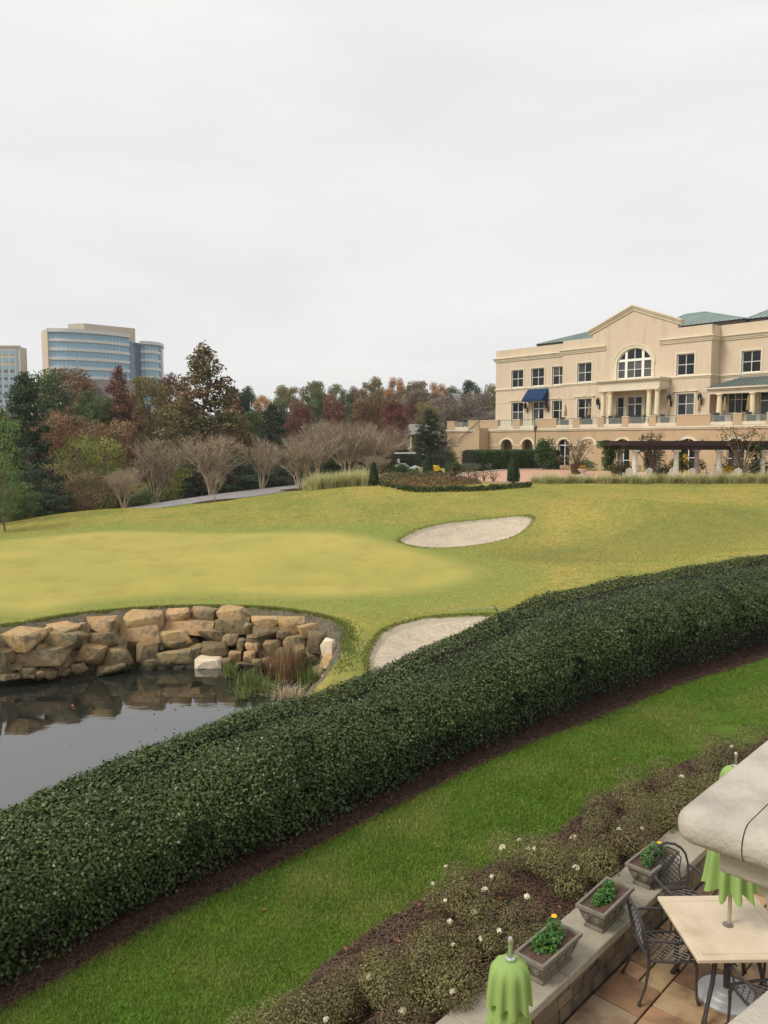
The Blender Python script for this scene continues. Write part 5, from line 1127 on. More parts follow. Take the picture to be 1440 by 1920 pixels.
# generic leafy masses
def crown_mesh(name, lobes, n, size, m, seed, aspect=.6, shell=.5, upn=.35, tint_h=True):
    """lobes: (x,y,z,rx,rz)"""
    r = np.random.default_rng(seed); L = np.array(lobes, float); w = L[:,3]**2; j = r.choice(len(L), n, p=w/w.sum()); d = unit(r.normal(size=(n,3)))
    rad = (shell+(1.06-shell)*r.uniform(0,1,n)**.7); pos = L[j,:3] + d*rad[:,None]*np.stack([L[j,3],L[j,3],L[j,4]],1)
    v, q = leaf_arrays(pos, d*.6+np.array([0,0,upn])+r.normal(0,.55,(n,3)), size*r.uniform(.55,1.4,n), r, aspect=aspect)
    lt = r.uniform(0,1,len(L))[j]; return np_mesh(name, v, q, m, tint=np.repeat(np.clip(.6*lt+.4*r.uniform(0,1,n),0,1),4))
BOXW = leafmat('boxwood_leaf', (.05,.085,.028), .45); BOXD = leafmat('clipped_hedge_leaf', (.06,.115,.035), .45); CONE = leafmat('cone_evergreen_leaf', (.035,.06,.022), .45)
def clipped_hedge(path, w, h, lab, seed, m=BOXD, n=9000, size=.13, name='clipped_hedge'):
    P = np.array(path, float); e = empty(name, (P[0][0],P[0][1],P[0][2])); tag(e, lab, 'hedge'); r = np.random.default_rng(seed)
    seg = np.linalg.norm(np.diff(P[:,:2],axis=0),axis=1); c = np.r_[0,np.cumsum(seg)]; t = r.uniform(0,c[-1],n); x = np.interp(t,c,P[:,0]); y = np.interp(t,c,P[:,1]); z = np.interp(t,c,P[:,2])
    k = np.clip(np.searchsorted(c,t)-1,0,len(seg)-1); d = unit(np.diff(P[:,:2],axis=0))[k]; nn = np.stack([-d[:,1],d[:,0]],1)
    a = r.uniform(0,np.pi,n); ca, sa = np.cos(a), np.sin(a); q = .45; u = np.sign(ca)*np.abs(ca)**q*w*.5; v = sa**q*h; side = r.uniform(size=n) < .3; v = np.where(side, r.uniform(0,h,n), v); u = np.where(side, np.sign(ca)*w*.5, u)
    j = r.normal(0,.04,n)+.05*np.sin(3*t)
    pos = np.stack([x+nn[:,0]*(u+j), y+nn[:,1]*(u+j), z+v+j*.6],1) - np.array(e.location); nr = np.stack([nn[:,0]*ca,nn[:,1]*ca,sa+.2],1)+r.normal(0,.5,(n,3))
    V, Q = leaf_arrays(pos, nr, size*r.uniform(.6,1.4,n), r); o = link('foliage', np_mesh('foliage', V, Q, m, tint=np.repeat(r.uniform(0,1,n),4)), e); o['kind'] = 'stuff'
    t_ = MB(); t_.sweep([(-w*.42,0),(w*.42,0),(w*.42,h*.9),(w*.3,h*.96),(-w*.3,h*.96),(-w*.42,h*.9)], [tuple(p-np.array(e.location)) for p in P]); t_.build('shade_core', HCORE, e)
def cpt(px, py, z=2.55): p = atz(px,py,z); return (p.x,p.y,z)
clipped_hedge([(8.3,78.0,2.55),(12.3,83.4,2.55),(16.3,86.0,2.55),(18.6,84.6,2.55)], 1.5, 2.05, 'long clipped green hedge at the foot of the terrace stairs', 61, n=16000, size=.16)
def shrub(name, px, py, Y, rx, h, m, n, size, lab, seed, cat='shrub', group=None, base=None):
    p = aty(px,py,Y); z = g1(p.x,p.y) if base is None else base; e = empty(name, (p.x,p.y,z)); tag(e, lab, cat, group); r = np.random.default_rng(seed)
    lob = [(r.normal(0,rx*.35),r.normal(0,rx*.35),h*r.uniform(.3,.72),rx*r.uniform(.4,.6),h*r.uniform(.25,.4)) for _ in range(9)]
    o = link('foliage', crown_mesh('foliage', lob, n, size, m, seed), e); o['kind'] = 'stuff'
    t = MB()
    for l in lob[:5]: t.tube([(0,0,-.05),(l[0]*.4,l[1]*.4,l[2]*.5),(l[0],l[1],l[2])], [.05,.035,.015], 4)
    t.build('stem', BARK, e); return e
shrub('rounded_evergreen', 1020,872,82.5,1.15,3.4,BOXD,3500,.2,'dark rounded evergreen at the right end of the clipped hedge',62)
# conical evergreens
def cone_tree(px, py, Y, h, r0, lab, seed):
    p = aty(px,py,Y); e = empty('cone_evergreen', (p.x,p.y,g1(p.x,p.y))); tag(e, lab, 'topiary', 'cone evergreens'); r = np.random.default_rng(seed); n = 3200
    t = r.uniform(0,1,n)**.8; a = r.uniform(0,2*np.pi,n); rad = r0*np.sin(np.pi*np.clip(.12+.88*(1-t),0,1)*.56)*(1+.06*np.sin(5*a+9*t))*r.uniform(.86,1.06,n)
    pos = np.stack([np.cos(a)*rad,np.sin(a)*rad,.1+t*h],1); v, q = leaf_arrays(pos, np.stack([np.cos(a),np.sin(a),np.full(n,.5)],1)+r.normal(0,.5,(n,3)), .11*r.uniform(.6,1.3,n), r)
    o = link('foliage', np_mesh('foliage', v, q, CONE, tint=np.repeat(r.uniform(0,1,n),4)), e); o['kind'] = 'stuff'
    m_ = MB(); m_.lathe([(.05,-.1),(.06,.1),(r0*.8,.15),(r0*.8,h*.4),(r0*.35,h*.85),(.02,h*.98)], 12); m_.build('shade_core', HCORE, e)
cone_tree(962,913,55.0,1.95,.42,'dark cone-shaped evergreen standing alone before the brick court',1); cone_tree(701,912,55.5,1.5,.33,'dark cone-shaped evergreen at the right end of the pale grasses',2); cone_tree(803,892,67,2.0,.42,'dark cone-shaped evergreen beside the yellow mower',3)
# low boxwood edging: one ball each
t_lob = [(0,0,.22,.26,.22),(.08,.05,.28,.2,.16),(-.08,-.03,.25,.2,.18)]
BXM = [crown_mesh('foliage', t_lob, 420, .09, BOXW, 70+k, shell=.75) for k in range(3)]
pxs = list(np.linspace(704,990,27)); R = random.Random(3); pys = lambda x: 907+8*math.sin(min(1,max(0,(x-704)/90))*math.pi/2)-3*max(0,(x-900)/90)
for k, px in enumerate(pxs):
    p = atz(px, pys(px)+1.5, 2.4); o = link('boxwood_ball', BXM[k%3]); s = R.uniform(.62,.9); o.location = (p.x,p.y,g1(p.x,p.y)); o.scale = (s*1.15,s*1.1,s); o.rotation_euler = (0,0,R.uniform(0,6))
    tag(o, '%s small boxwood ball from the left in the low edging before the rose bed' % ORD[k], 'boxwood', 'boxwood edging')
GCOV = leafmat('bronze_groundcover', (.20,.115,.055), .5, col2=(.13,.12,.045), scale=.9)
def cover(name, poly, n, h, size, m, lab, seed, cat):
    r = np.random.default_rng(seed); P = np.array(poly); lo, hi = P.min(0), P.max(0); p = r.uniform(lo,hi,(n*3,2)); p = p[sdist(P,p[:,0],p[:,1]) > 0][:n]; n = len(p)
    z = gz(p[:,0],p[:,1])+r.uniform(0,1,n)**.6*h*(.75+.25*np.sin(2.1*p[:,0])*np.sin(1.7*p[:,1])); v, q = leaf_arrays(np.c_[p,z], np.array([0,0,.8])+r.normal(0,.7,(n,3)), size*r.uniform(.6,1.4,n), r)
    tag(link(name, np_mesh(name, v, q, m, tint=np.repeat(r.uniform(0,1,n),4))), lab, cat, kind='stuff')
def wp(px, py, z=2.5): p = atz(px,py,z); return (p.x,p.y)
cover('bronze_groundcover', [wp(712,909),wp(760,902),wp(870,901),wp(905,908),wp(850,911),wp(760,911)], 7000, .35, .12, GCOV, 'bronze low groundcover behind the boxwood edging', 81, 'groundcover')
RED = leafmat('rose_leaf', (.085,.11,.04), .5, col2=(.16,.10,.06), scale=1.2); cover('rose_bed_foliage', [wp(706,905),wp(715,897),wp(830,896),wp(850,900),wp(760,902)], 5000, .6, .12, RED, 'olive rose foliage in the bed behind the bronze groundcover', 82, 'roses')
R = random.Random(8); ROSEL = leafmat('thin_rose_leaf', (.16,.12,.06), .5)
for k, px in enumerate((845,862,878,893,908,925)):
    e = shrub('rose_bush', px, 908, 57.0+R.uniform(-.6,.6), .5, 1.05+R.uniform(-.15,.2), ROSEL, 130, .10, '%s thin rose bush from the left along the front of the court' % ORD[k], 300+k, 'rose bush', 'rose bushes')
shrub('low_shrub', 845,893,66,1.2,1.2,BOXW,2200,.14,'mid green rounded shrub left of the brick court',91); shrub('low_shrub', 762,893,66,1.3,1.1,BOXW,2000,.14,'mid green shrub in front of the pale cart roof',92)
LAV = leafmat('silver_leaf', (.16,.165,.12), .4)
for k,(px,py,Y) in enumerate(((868,884,76),(890,884,77),(910,883,79))): shrub('silver_shrub', px,py,Y,.7,.9,LAV,700,.12,'%s silvery low shrub from the left before the clipped hedge' % ORD[k],93+k,'shrub','silvery shrubs')

# ornamental grasses
FOUNT = [leafmat('fountain_grass_%d'%k, c, .4, col2=c2, scale=1.2) for k,(c,c2) in enumerate([((.56,.54,.27),(.64,.60,.35)),((.48,.48,.23),(.58,.55,.31)),((.36,.37,.16),(.46,.44,.22))])]
FGM = [blade_mesh('grass_clump', 520, 1.3, .5, FOUNT[k%3], 500+k, width=.03, base=.22, curve=.8) for k in range(6)]
R = random.Random(10)
for k in range(10):
    px = 580+k*12.2; p = aty(px, 905, 56.3+R.uniform(-.5,.6)); s = R.uniform(.95,1.2)*(.8 if k == 0 else 1)
    o = link('grass_clump', FGM[k%2], None, (p.x,p.y,g1(p.x,p.y)-.02), R.uniform(0,6)); o.scale = (s,s,s*.95); tag(o, '%s pale fountain grass from the left in the clump beside the cart path' % ORD[k], 'ornamental grass', 'pale grasses by the path')
px = 1004; k = 0
while px < 1475:
    p = aty(px, 912, 55.2+R.uniform(-.35,.35)); s = R.uniform(.48,.76); o = link('grass_clump', FGM[1+k%5 if k > 3 else k%2], None, (p.x,p.y,g1(p.x,p.y)-.02), R.uniform(0,6)); o.scale = (s*1.15,s*1.15,s)
    tag(o, '%s fountain grass from the left in the long row before the pergola' % ORD[k], 'ornamental grass', 'grasses before the pergola'); px += R.uniform(15.5,18.5); k += 1

# ------------------------------------------------------------------ pergola
PERG = mat('dark_stained_timber', (.04,.02,.017), .8, col2=(.025,.013,.011), scale=4, stretch=(1,1,.3)); PCOL = mat('pergola_stone', (.64,.62,.55), .85, col2=(.56,.53,.46), scale=2, col3=(.34,.31,.26), scale3=3, lo3=.55, hi3=.8)
pg = empty('pergola', (18.5,58.3,2.56)); tag(pg, 'long dark timber pergola on pale stone columns before the club', 'pergola')
ZB = 2.28
prow = [(0,0),(3.05,0),(6.2,0),(9.4,0),(12.6,0)]; brow = [(x+.8, 6.2) for x,_ in prow]
t = MB(); t.box(-.26,.26,-.26,.26,0,.14); t.lathe([(.22,.14),(.22,.2),(.2,.24),(.205,.9),(.17,2.05),(.2,2.08),(.2,2.14)], 16); t.box(-.24,.24,-.24,.24,2.14,2.279); PC = t.mesh('column', PCOL, smooth=True)
for x,y in prow+brow: link('column', PC, pg, (x,y,0))
for y,x0 in ((-.12,-.9),(.12,-.9),(6.08,-.1),(6.32,-.1)): t = MB(); t.box(x0,x0+15,y-.05,y+.05,ZB,ZB+.32); t.build('beam', PERG, pg, bevel=.01)
x = -.75
while x < 14.2:
    t = MB(); o_ = .8/6.2; t.prism([(-.9,ZB+.40),(-.75,ZB+.322),(6.95,ZB+.322),(7.1,ZB+.40),(7.1,ZB+.56),(-.9,ZB+.56)], 'x', x-.04, x+.04); t.build('rafter', PERG, pg); x += .5
for y in np.arange(-.7,7.1,.55): t = MB(); t.box(-1.0,14.4,y-.03,y+.03,ZB+.561,ZB+.66); t.build('purlin', PERG, pg)
VINE = leafmat('vine_leaf', (.045,.10,.025), .45, col2=(.09,.13,.03), scale=1.0)
def vine(x, y, r_, h, n, lab, seed, top=.9):
    e = empty('climbing_vine', (18.5+x,58.3+y,2.56)); tag(e, lab, 'vine', 'vines on the pergola'); r = np.random.default_rng(seed)
    lob = [(r.normal(0,.12),r.normal(0,.12),z,r_*r.uniform(.7,1.2),.4) for z in np.arange(.9,h,.3)] + [(r.normal(0,top),r.normal(0,.5),h+r.uniform(-.1,.25),.4,.28) for _ in range(6)]
    o = link('foliage', crown_mesh('foliage', lob, n, .14, VINE, seed), e); o['kind'] = 'stuff'
    t = MB(); t.tube([(.2,-.1,0),(.25,.05,1),(.15,.2,1.8),(.22,.1,2.6)], [.05,.04,.035,.02], 5); t.build('stem', BARK, e)
vine(-.2,6.0,.55,2.5,2600,'dense green vine on the leftmost back column of the pergola',1,.35); vine(5.6,6.0,.45,2.6,2000,'green vine climbing the middle of the pergola',2,.3); vine(12.4,.6,.7,2.6,2200,'green vine at the right end of the pergola',3,.8); vine(8.9,.1,.4,2.5,1500,'green vine on the column right of the middle one',5,.5); vine(3.0,6.2,.4,2.4,1300,'green vine on the second back column',6,.5); vine(.1,6.4,.3,2.0,500,'sparse vine low on the leftmost column',4,.3)
# planting under the pergola
UND = leafmat('bed_leaf', (.075,.09,.035), .5, col2=(.13,.11,.045), scale=.8); YFL = leafmat('yellow_flower_leaf', (.62,.42,.03), .3)
for k,(px,py,Y,rx,h,m,lab) in enumerate([(1170,893,63,1.0,1.3,UND,'leafy shrub between the first pergola columns'),(1245,893,64,1.5,1.2,UND,'leafy shrub in the left half of the pergola'),(1300,893,66,1.4,1.7,UND,'tall leafy shrub right of the middle pergola column'),
   (1280,872,69,.5,2.4,YFL,'yellow flowering plant behind the middle pergola column'),(1375,893,64,1.3,1.6,UND,'leafy shrub behind the right pergola column'),(1372,890,61,.5,.9,YFL,'small yellow flowering plant beside the right pergola column'),(1420,893,62,1.5,1.6,UND,'leafy shrub at the right edge under the pergola'),(1100,878,79,1.0,1.2,BOXD,'dark green shrub against the terrace wall behind the urn'),(1160,880,74,1.2,.7,BOXW,'low green shrub left of the pergola foot')]):
    shrub('bed_shrub' if m is not YFL else 'flowering_plant', px,py,Y,rx,h,m,900,.15,lab,600+k,'shrub' if m is not YFL else 'flowers',base=2.56)
# white garden chairs
ADIR = mat('white_painted_wood', (.82,.80,.74), .6)
def adir():
    e = empty('garden_chair'); 
    for k in range(5): t = MB(); y = (k-2)*.105; h = 1.0-.05*abs(k-2); t.prism([(-.28,.30),(-.25,.29),(-.52,h),(-.55,h)], 'y', y-.047, y+.047); t.build('back_slat', ADIR, e)
    for k in range(4): t = MB(); x = -.22+k*.14; t.box(x,x+.125,-.27,.27,.36-.03*(3-k)-.022,.36-.03*(3-k)); t.build('seat_slat', ADIR, e)
    for s in (-1,1):
        t = MB(); t.box(-.35,.36,s*.33-.06,s*.33+.06,.57,.595); t.build('arm', ADIR, e); t = MB(); t.box(.24,.31,s*.31-.02,s*.31+.02,0,.57); t.build('leg', ADIR, e); t = MB(); t.prism([(-.5,0),(-.42,0),(.25,.33),(.25,.25)], 'y', s*.285-.015, s*.285+.015); t.build('leg', ADIR, e)
    return e
a0 = adir(); ak = list(a0.children)
for k,(px,Y,rz,lab) in enumerate([(1178,57.3,1.4,'white garden chair nearest the left pergola end'),(1209,57.4,1.9,'white garden chair between the first and second front pergola columns'),(1262,57.3,1.2,'white garden chair just left of the middle pergola column'),(1292,57.2,1.6,'white garden chair just right of the middle pergola column'),
   (1342,57.2,1.5,'white garden chair just left of the right pergola column'),(1382,57.3,1.25,'white garden chair right of the right pergola column'),(1333,66.0,2.4,'white garden chair farther back under the pergola'),(1436,64,2.0,'white garden chair at the right edge under the pergola')]):
    p = aty(px,900,Y); o = a0 if k == 0 else copy_tree(a0, None, ak); o.location = (p.x,p.y,2.578); o.rotation_euler = (0,0,rz); tag(o, lab, 'garden chair', 'white garden chairs')
# urn with yellow flowers
p = atz(1093,893,2.58); e = empty('flower_urn', p); tag(e, 'stone urn planted with yellow-orange flowers on the court', 'urn')
t = MB(); t.box(-.3,.3,-.3,.3,0,.12); t.lathe([(.14,.12),(.1,.22),(.12,.28),(.34,.42),(.42,.56),(.45,.57),(.45,.61),(.38,.6),(.3,.52)], 18); t.build('bowl', PCOL, e, smooth=True)
link('flowers', crown_mesh('flowers', [(0,0,.72,.34,.2)], 300, .1, leafmat('urn_flower',(.55,.30,.03),.5), 9), e)
# lamp posts
def lamppost(loc, h, lab):
    e = empty('lamp_post', loc); tag(e, lab, 'lamp post', 'lamp posts')
    t = MB(); t.lathe([(.14,0),(.14,.2),(.08,.3),(.06,.6),(.05,h-.6),(.07,h-.58),(.0,h-.55)], 10); t.build('post', BLKI, e, smooth=True)
    t = MB(); t.lathe([(.06,h-.6),(.12,h-.55),(.2,h-.1),(.24,h-.08),(.1,h+.1),(.03,h+.14),(.02,h+.25),(.0,h+.28)], 8); t.build('lantern', mat('lamp_lantern',(.10,.09,.075),.4), e)
p = aty(1003,860,86); lamppost((p.x,p.y,2.55), 4.6, 'black lamp post above the right end of the clipped hedge')
p = aty(824,880,88); lamppost((p.x,p.y,2.55), 3.9, 'black lamp post left of the terrace stairs'); p = aty(806,875,100); lamppost((p.x,p.y,2.3), 4.9, 'black lamp post farther left beside the dark evergreen')
# golf cart with pale roof, yellow mower
p = aty(763,892,72); z = g1(p.x,p.y); e = empty('golf_cart', (p.x,p.y,z), .15); tag(e, 'golf cart with pale grey roof half hidden by shrubs', 'golf cart')
CB = mat('cart_body', (.55,.56,.54), .4); t = MB(); t.prism([(-1.1,.35),(1.1,.35),(1.15,.6),(.7,.78),(.55,.62),(.1,.60),(.05,.82),(-1.05,.85)], 'y', -.55, .55); t.build('body', CB, e, bevel=.04)
t = MB(); t.box(-1.1,.75,-.6,.6,1.82,1.92); t.build('roof', mat('cart_roof',(.50,.51,.50),.5), e, bevel=.04)
for x,y in ((-.95,-.5),(-.95,.5),(.65,-.5),(.65,.5)): t = MB(); t.tube([(x,y,.75),(x-.05,y,1.83)], .025, 6); t.build('roof_post', BLKI, e)
t = MB(); t.box(-.75,-.15,-.5,.5,.821,.97); t.box(-.85,-.72,-.5,.5,.972,1.35); t.build('seat', mat('cart_seat',(.4,.36,.3),.6), e, bevel=.03)
for x in (-.7,.75):
    for y in (-.55,.55):
        t = MB(); t.tube([(x,y-.08,.23),(x,y+.08,.23)], .23, 16); w_ = t.build('wheel', mat('tyre',(.03,.03,.03),.8), e)
        t = MB(); t.tube([(x,y-.09,.23),(x,y+.09,.23)], .11, 12); t.build('rim', CB, w_)
p = aty(814,887,70); e = empty('yellow_mower', (p.x,p.y,g1(p.x,p.y)), .4); tag(e, 'small yellow mower beside the cone evergreen', 'mower')
YM = mat('mower_yellow', (.75,.5,.03), .4); t = MB(); t.prism([(-.5,.3),(.5,.3),(.5,.55),(.3,.8),(-.1,.85),(-.45,.6)], 'y', -.3, .3); t.build('hood', YM, e, bevel=.04)
t = MB(); t.box(-.95,-.52,-.25,.25,.4,.5); t.box(-1.0,-.92,-.25,.25,.5,.9); t.build('seat', BLKI, e)
for x,rr in ((-.7,.28),(.4,.2)):
    for y in (-.36,.36): t = MB(); t.tube([(x,y-.07,rr),(x,y+.07,rr)], rr, 14); t.build('wheel', BLKI, e)
# ------------------------------------------------------------------ trees
def trunk_mesh(h, r0, lobes, seed, low=.25):
    t = MB(); R = random.Random(seed); pts = [(R.uniform(-.1,.1)*k, R.uniform(-.1,.1)*k, h*k/5) for k in range(6)]; t.tube([(0,0,-.6)]+pts[0:], [r0*1.3]+[r0*(1-.16*k) for k in range(6)], 7)
    for l in lobes:
        z0 = max(h*low, l[2]-l[3]*1.1); z0 = min(z0, h*.9); b = (0,0,z0); m_ = (l[0]*.5,l[1]*.5,(z0+l[2])*.5); t.tube([b,m_,(l[0],l[1],l[2])], [r0*.38,r0*.22,r0*.07], 5, cap=False)
    return t.mesh('trunk', BARK, smooth=True)
def broad(h, w, seed, n=7000, size=.34, lo=.25, k=26, dens=.5, airy=False):
    R = random.Random(seed); lob = []
    for i in range(k):
        f = lo+(1-lo)*(i+.5)/k; env = math.sin(math.pi*min(1,max(.12,(1-f)/(1-lo)*.82+.12)))**.7; a = i*2.4+R.uniform(-.4,.4); rr = w*.5*env*R.uniform(.35,.85)
        lob.append((rr*math.cos(a), rr*math.sin(a), h*(f-.04), w*R.uniform(.12,.21), h*R.uniform(.05,.09)))
    return crown_mesh('crown', lob, n, size, None, seed, shell=dens), trunk_mesh(h*.8, h*.018+.05, lob[::2], seed)
def conic(h, w, seed, n=7500, size=.32, lo=.1, k=44, dens=.3, pw=.9):
    R = random.Random(seed); lob = []
    for i in range(k):
        f = lo+(1-lo)*(i+.5)/k; env = ((1-f)/(1-lo))**pw; a = i*2.4+R.uniform(-.6,.6); rr = w*.5*env*R.uniform(.3,1.0)
        lob.append((rr*math.cos(a), rr*math.sin(a), h*f-rr*.1, max(.35,w*.17*(env*.7+.3)*R.uniform(.7,1.25)), h*.035*R.uniform(.7,1.3)))
    return crown_mesh('crown', lob, n, size, None, seed, shell=dens), trunk_mesh(h*.97, h*.016+.05, lob[::3], seed, .12)
PROTO = {}
for k in range(4): PROTO['broad%d'%k] = (broad(10, 8.5, 700+k, 13000, .27, lo=.10, k=40, dens=.2), 10, 8.5)
for k in range(3): PROTO['round%d'%k] = (broad(10, 11, 710+k, 13000, .28, lo=.06, k=44, dens=.25), 10, 11)
for k in range(3): PROTO['cone%d'%k] = (conic(14, 7.5, 720+k, 15000, .25, k=70, pw=.62), 14, 7.5)
for k in range(2): PROTO['ever%d'%k] = (conic(12, 7.5, 730+k, 15000, .27, lo=.03, k=80, dens=.35, pw=.5), 12, 7.5)
for k in range(2): PROTO['airy%d'%k] = (broad(8, 7.5, 740+k, 3600, .22, lo=.18, k=40, dens=.2), 8, 7.5)
LC = dict(olive=((0.181,0.174,0.065),(0.246,0.189,0.072)), green=((0.087,0.138,0.051),(0.131,0.160,0.058)), dark=((0.041,0.067,0.035),(0.058,0.084,0.041)), rust=((0.239,0.123,0.070),(0.174,0.131,0.065)), red=((0.217,0.080,0.061),(0.160,0.087,0.058)), brown=((0.217,0.145,0.087),(0.174,0.138,0.072)),
   yellow=((0.348,0.348,0.087),(0.232,0.275,0.072)), orange=((0.435,0.232,0.087),(0.319,0.203,0.087)), bright=((.13,.20,.055),(.105,.165,.05)), grey=((0.246,0.196,0.152),(0.203,0.167,0.131)), mixed=((0.160,0.167,0.065),(0.246,0.138,0.072)))
LM = {k: leafmat('foliage_'+k, c[0], .5, col2=c[1], scale=.35, rand=.12, hrand=.012) for k, c in LC.items()}
used = set()
def tree(kind, colr, px, pyb, pyt, Y, wpx, lab, group=None, z=None, nm=None):
    """px column, pyt top row, wpx crown width in photo pixels, Y distance"""
    (cm, tm), h0, w0_ = PROTO[kind]; p = aty(px, 900, Y); zb = (g1(p.x,p.y) if z is None else z); top = aty(px, pyt, Y).z; h = top-zb; w = wpx/FPX*Y*1.05
    R = random.Random(int(px*31+pyt)); e = empty(nm or ('conifer' if kind[:4] in ('cone','ever') else 'tree'), (p.x,p.y,zb), R.uniform(0,6.28)); e.scale = (w/w0_, w/w0_, h/h0)
    tag(e, lab, 'tree', group)
    o = link('crown', cm, e)
    if not cm.materials or cm.materials[0] is None:
        if len(cm.materials) == 0: cm.materials.append(LM[colr])
    o.material_slots[0].link = 'OBJECT'; o.material_slots[0].material = LM[colr]
    link('trunk', tm, e); return e
for k_, v_ in PROTO.items():
    m_ = v_[0][0]; m_.materials.clear(); m_.materials.append(LM['green'])
WG = 'wood edge left of the course'
tree('airy0','bright',-8,990,765,47,110,'bright green leafy tree at the left photo edge',WG); tree('airy1','bright',5,1000,850,44,80,'low bright green sapling below the tree at the left edge',WG)
tree('ever0','dark',52,975,702,62,130,'dark evergreen tree right of the bright leafy tree',WG); tree('ever1','dark',-20,975,712,72,130,'dark evergreen cut by the left photo edge',WG)
tree('broad0','green',85,960,698,86,120,'grey-green tree under the left office block',WG); tree('broad1','rust',135,950,690,100,120,'reddish brown tree below the left corner of the glass tower',WG)
tree('broad2','green',185,950,735,84,90,'mid green tree in front of the brown ones below the tower',WG); tree('cone0','red',228,950,690,84,110,'pointed russet conifer in front of the glass tower',WG)
tree('broad3','olive',283,950,706,104,95,'olive tree below the round end of the tower',WG); tree('broad0','red',327,950,704,112,75,'dark red tree right of the tower',WG)
tree('cone1','mixed',386,940,648,82,215,'tallest conifer with green-brown foliage rising against the sky',WG); tree('cone2','rust',435,940,730,90,110,'rusty brown conifer right of the tallest one',WG)
tree('cone2','olive',348,940,722,88,110,'olive conifer left of the tallest one',WG)
tree('round0','rust',130,950,775,70,150,'russet spreading tree in the middle of the left wood',WG); tree('cone0','rust',262,950,765,70,90,'rusty conifer behind the thin bare tree',WG)
tree('round1','mixed',210,950,790,78,130,'mixed green and brown tree left of the rusty conifer',WG); tree('airy0','yellow',150,960,812,64,95,'yellow-green small tree in the left wood',WG)
tree('airy1','yellow',195,960,820,66,110,'pale olive-yellow tree behind the bare vase-shaped tree',WG); tree('airy0','olive',130,960,858,60,110,'olive undergrowth tree at left above the ridge',WG)
tree('round2','dark',60,985,880,58,150,'dark undergrowth at the foot of the evergreen',WG); tree('round1','dark',95,985,925,56,90,'dark low bush beside the ridge at left',WG); tree('airy1','brown',160,975,885,58,100,'brown thin-leaved tree behind the ridge at left',WG)
tree('round2','green',265,960,925,60,75,'green low bush left of the cart path',WG); tree('airy0','yellow',262,960,905,61,60,'yellow-green sapling above the low bush by the path',WG); tree('airy1','yellow',318,950,850,67,80,'yellow-green tree behind the bare tree by the path',WG)
tree('round0','dark',330,950,870,76,110,'dark green thicket left of the largest bare tree',WG); tree('round1','dark',440,930,850,78,110,'dark green thicket between the largest bare trees',WG); tree('round2','dark',520,920,865,76,110,'dark green thicket behind the second bare tree',WG)
tree('round0','dark',300,950,905,70,100,'low dark thicket at the bend of the cart path',WG); tree('broad2','dark',455,930,725,120,60,'dark green tree at the gap in the skyline',WG); tree('broad1','brown',95,950,770,80,90,'brown tree beside the dark evergreen',WG)
tree('round1','green',20,985,905,50,110,'green bush at the foot of the left bright tree',WG)
MG = 'trees behind the bare row'
tree('ever0','dark',512,900,760,96,95,'dark green evergreen behind the bare tree row',MG); tree('broad3','green',470,900,770,100,60,'dull green tree left of the dark evergreen',MG)
tree('broad0','red',565,890,762,100,60,'dark red maple right of the dark evergreen',MG); tree('broad1','red',627,890,748,108,55,'red maple in the middle of the tree line',MG); tree('broad2','rust',690,890,745,98,75,'orange-brown maple behind the bare row',MG)
tree('broad3','red',738,890,752,94,65,'dark red maple left of the grey-roofed pavilion',MG); tree('round0','dark',700,890,838,84,70,'dark green bush behind the pale grasses',MG); tree('round1','dark',745,885,842,86,90,'dark green bush left of the golf cart',MG)
tree('ever1','dark',805,880,768,98,75,'dark green magnolia left of the terrace stairs',MG); tree('round2','dark',832,880,846,90,60,'dark shrub left of the clipped hedge',MG); tree('round2','green',765,880,850,95,60,'green bush in front of the pavilion',MG)
tree('round0','dark',590,900,858,82,110,'dark thicket behind the third bare tree',MG); tree('round1','dark',650,900,850,84,100,'dark thicket behind the pale grass clump',MG)
FG = 'far tree line'
far = [('broad0','green',468,735,190,50,'bluish green'),('broad1','orange',497,742,170,45,'orange'),('broad2','olive',540,722,185,60,'olive with orange top'),('broad3','olive',588,715,190,60,'tall olive'),('broad0','green',590,730,165,50,'green'),('broad1','green',630,720,195,50,'dark-topped green'),
  ('broad2','mixed',612,735,170,55,'mixed brown'),('broad3','green',650,738,160,45,'deep green'),('broad0','olive',700,708,190,55,'tallest olive'),('broad1','orange',742,708,185,45,'orange-red'),('broad2','rust',672,725,175,45,'rust'),('broad3','olive',780,715,195,60,'pale olive'),
  ('broad0','grey',790,730,165,80,'grey-brown leafless'),('broad1','orange',822,718,190,45,'amber'),('broad2','green',845,725,195,50,'yellow-green'),('round0','grey',830,742,140,100,'wide grey-brown leafless'),('broad3','dark',882,713,180,45,'dark pine-like'),('round1','grey',890,735,145,90,'broad taupe leafless'),
  ('broad0','olive',925,722,170,60,'olive'),('round2','grey',860,760,122,100,'low taupe leafless'),('round0','grey',915,770,128,70,'low grey leafless'),('broad1','green',520,745,150,45,'mid green'),('broad2','rust',560,748,150,45,'brick-brown'),('broad3','brown',710,740,150,50,'brown'),('broad0','red',775,745,150,40,'dull red'),
  ('broad1','olive',960,730,190,60,'olive'),('round1','olive',800,755,135,60,'low olive'),('broad2','olive',445,745,180,40,'olive')]
where = ['behind the gap beside the tallest conifer','left part of the skyline','left of centre','just left of centre','in front of the tall olive one','in the centre','in the centre below the skyline','in the centre, lower','above the red maples','right of the tallest olive one','between centre and the tallest olive one','right of the orange-red one','below the pale olive one','in the right part of the skyline','right of the amber one',
  'above the pavilion','standing out left of the club roof','beside the club wall','touching the club wall','above the terrace stairs','just left of the club corner','low in the left part','low beside the red maple','low above the red maples','low right of the red maples','hidden behind the club corner','above the magnolia','at the left end of the far line']
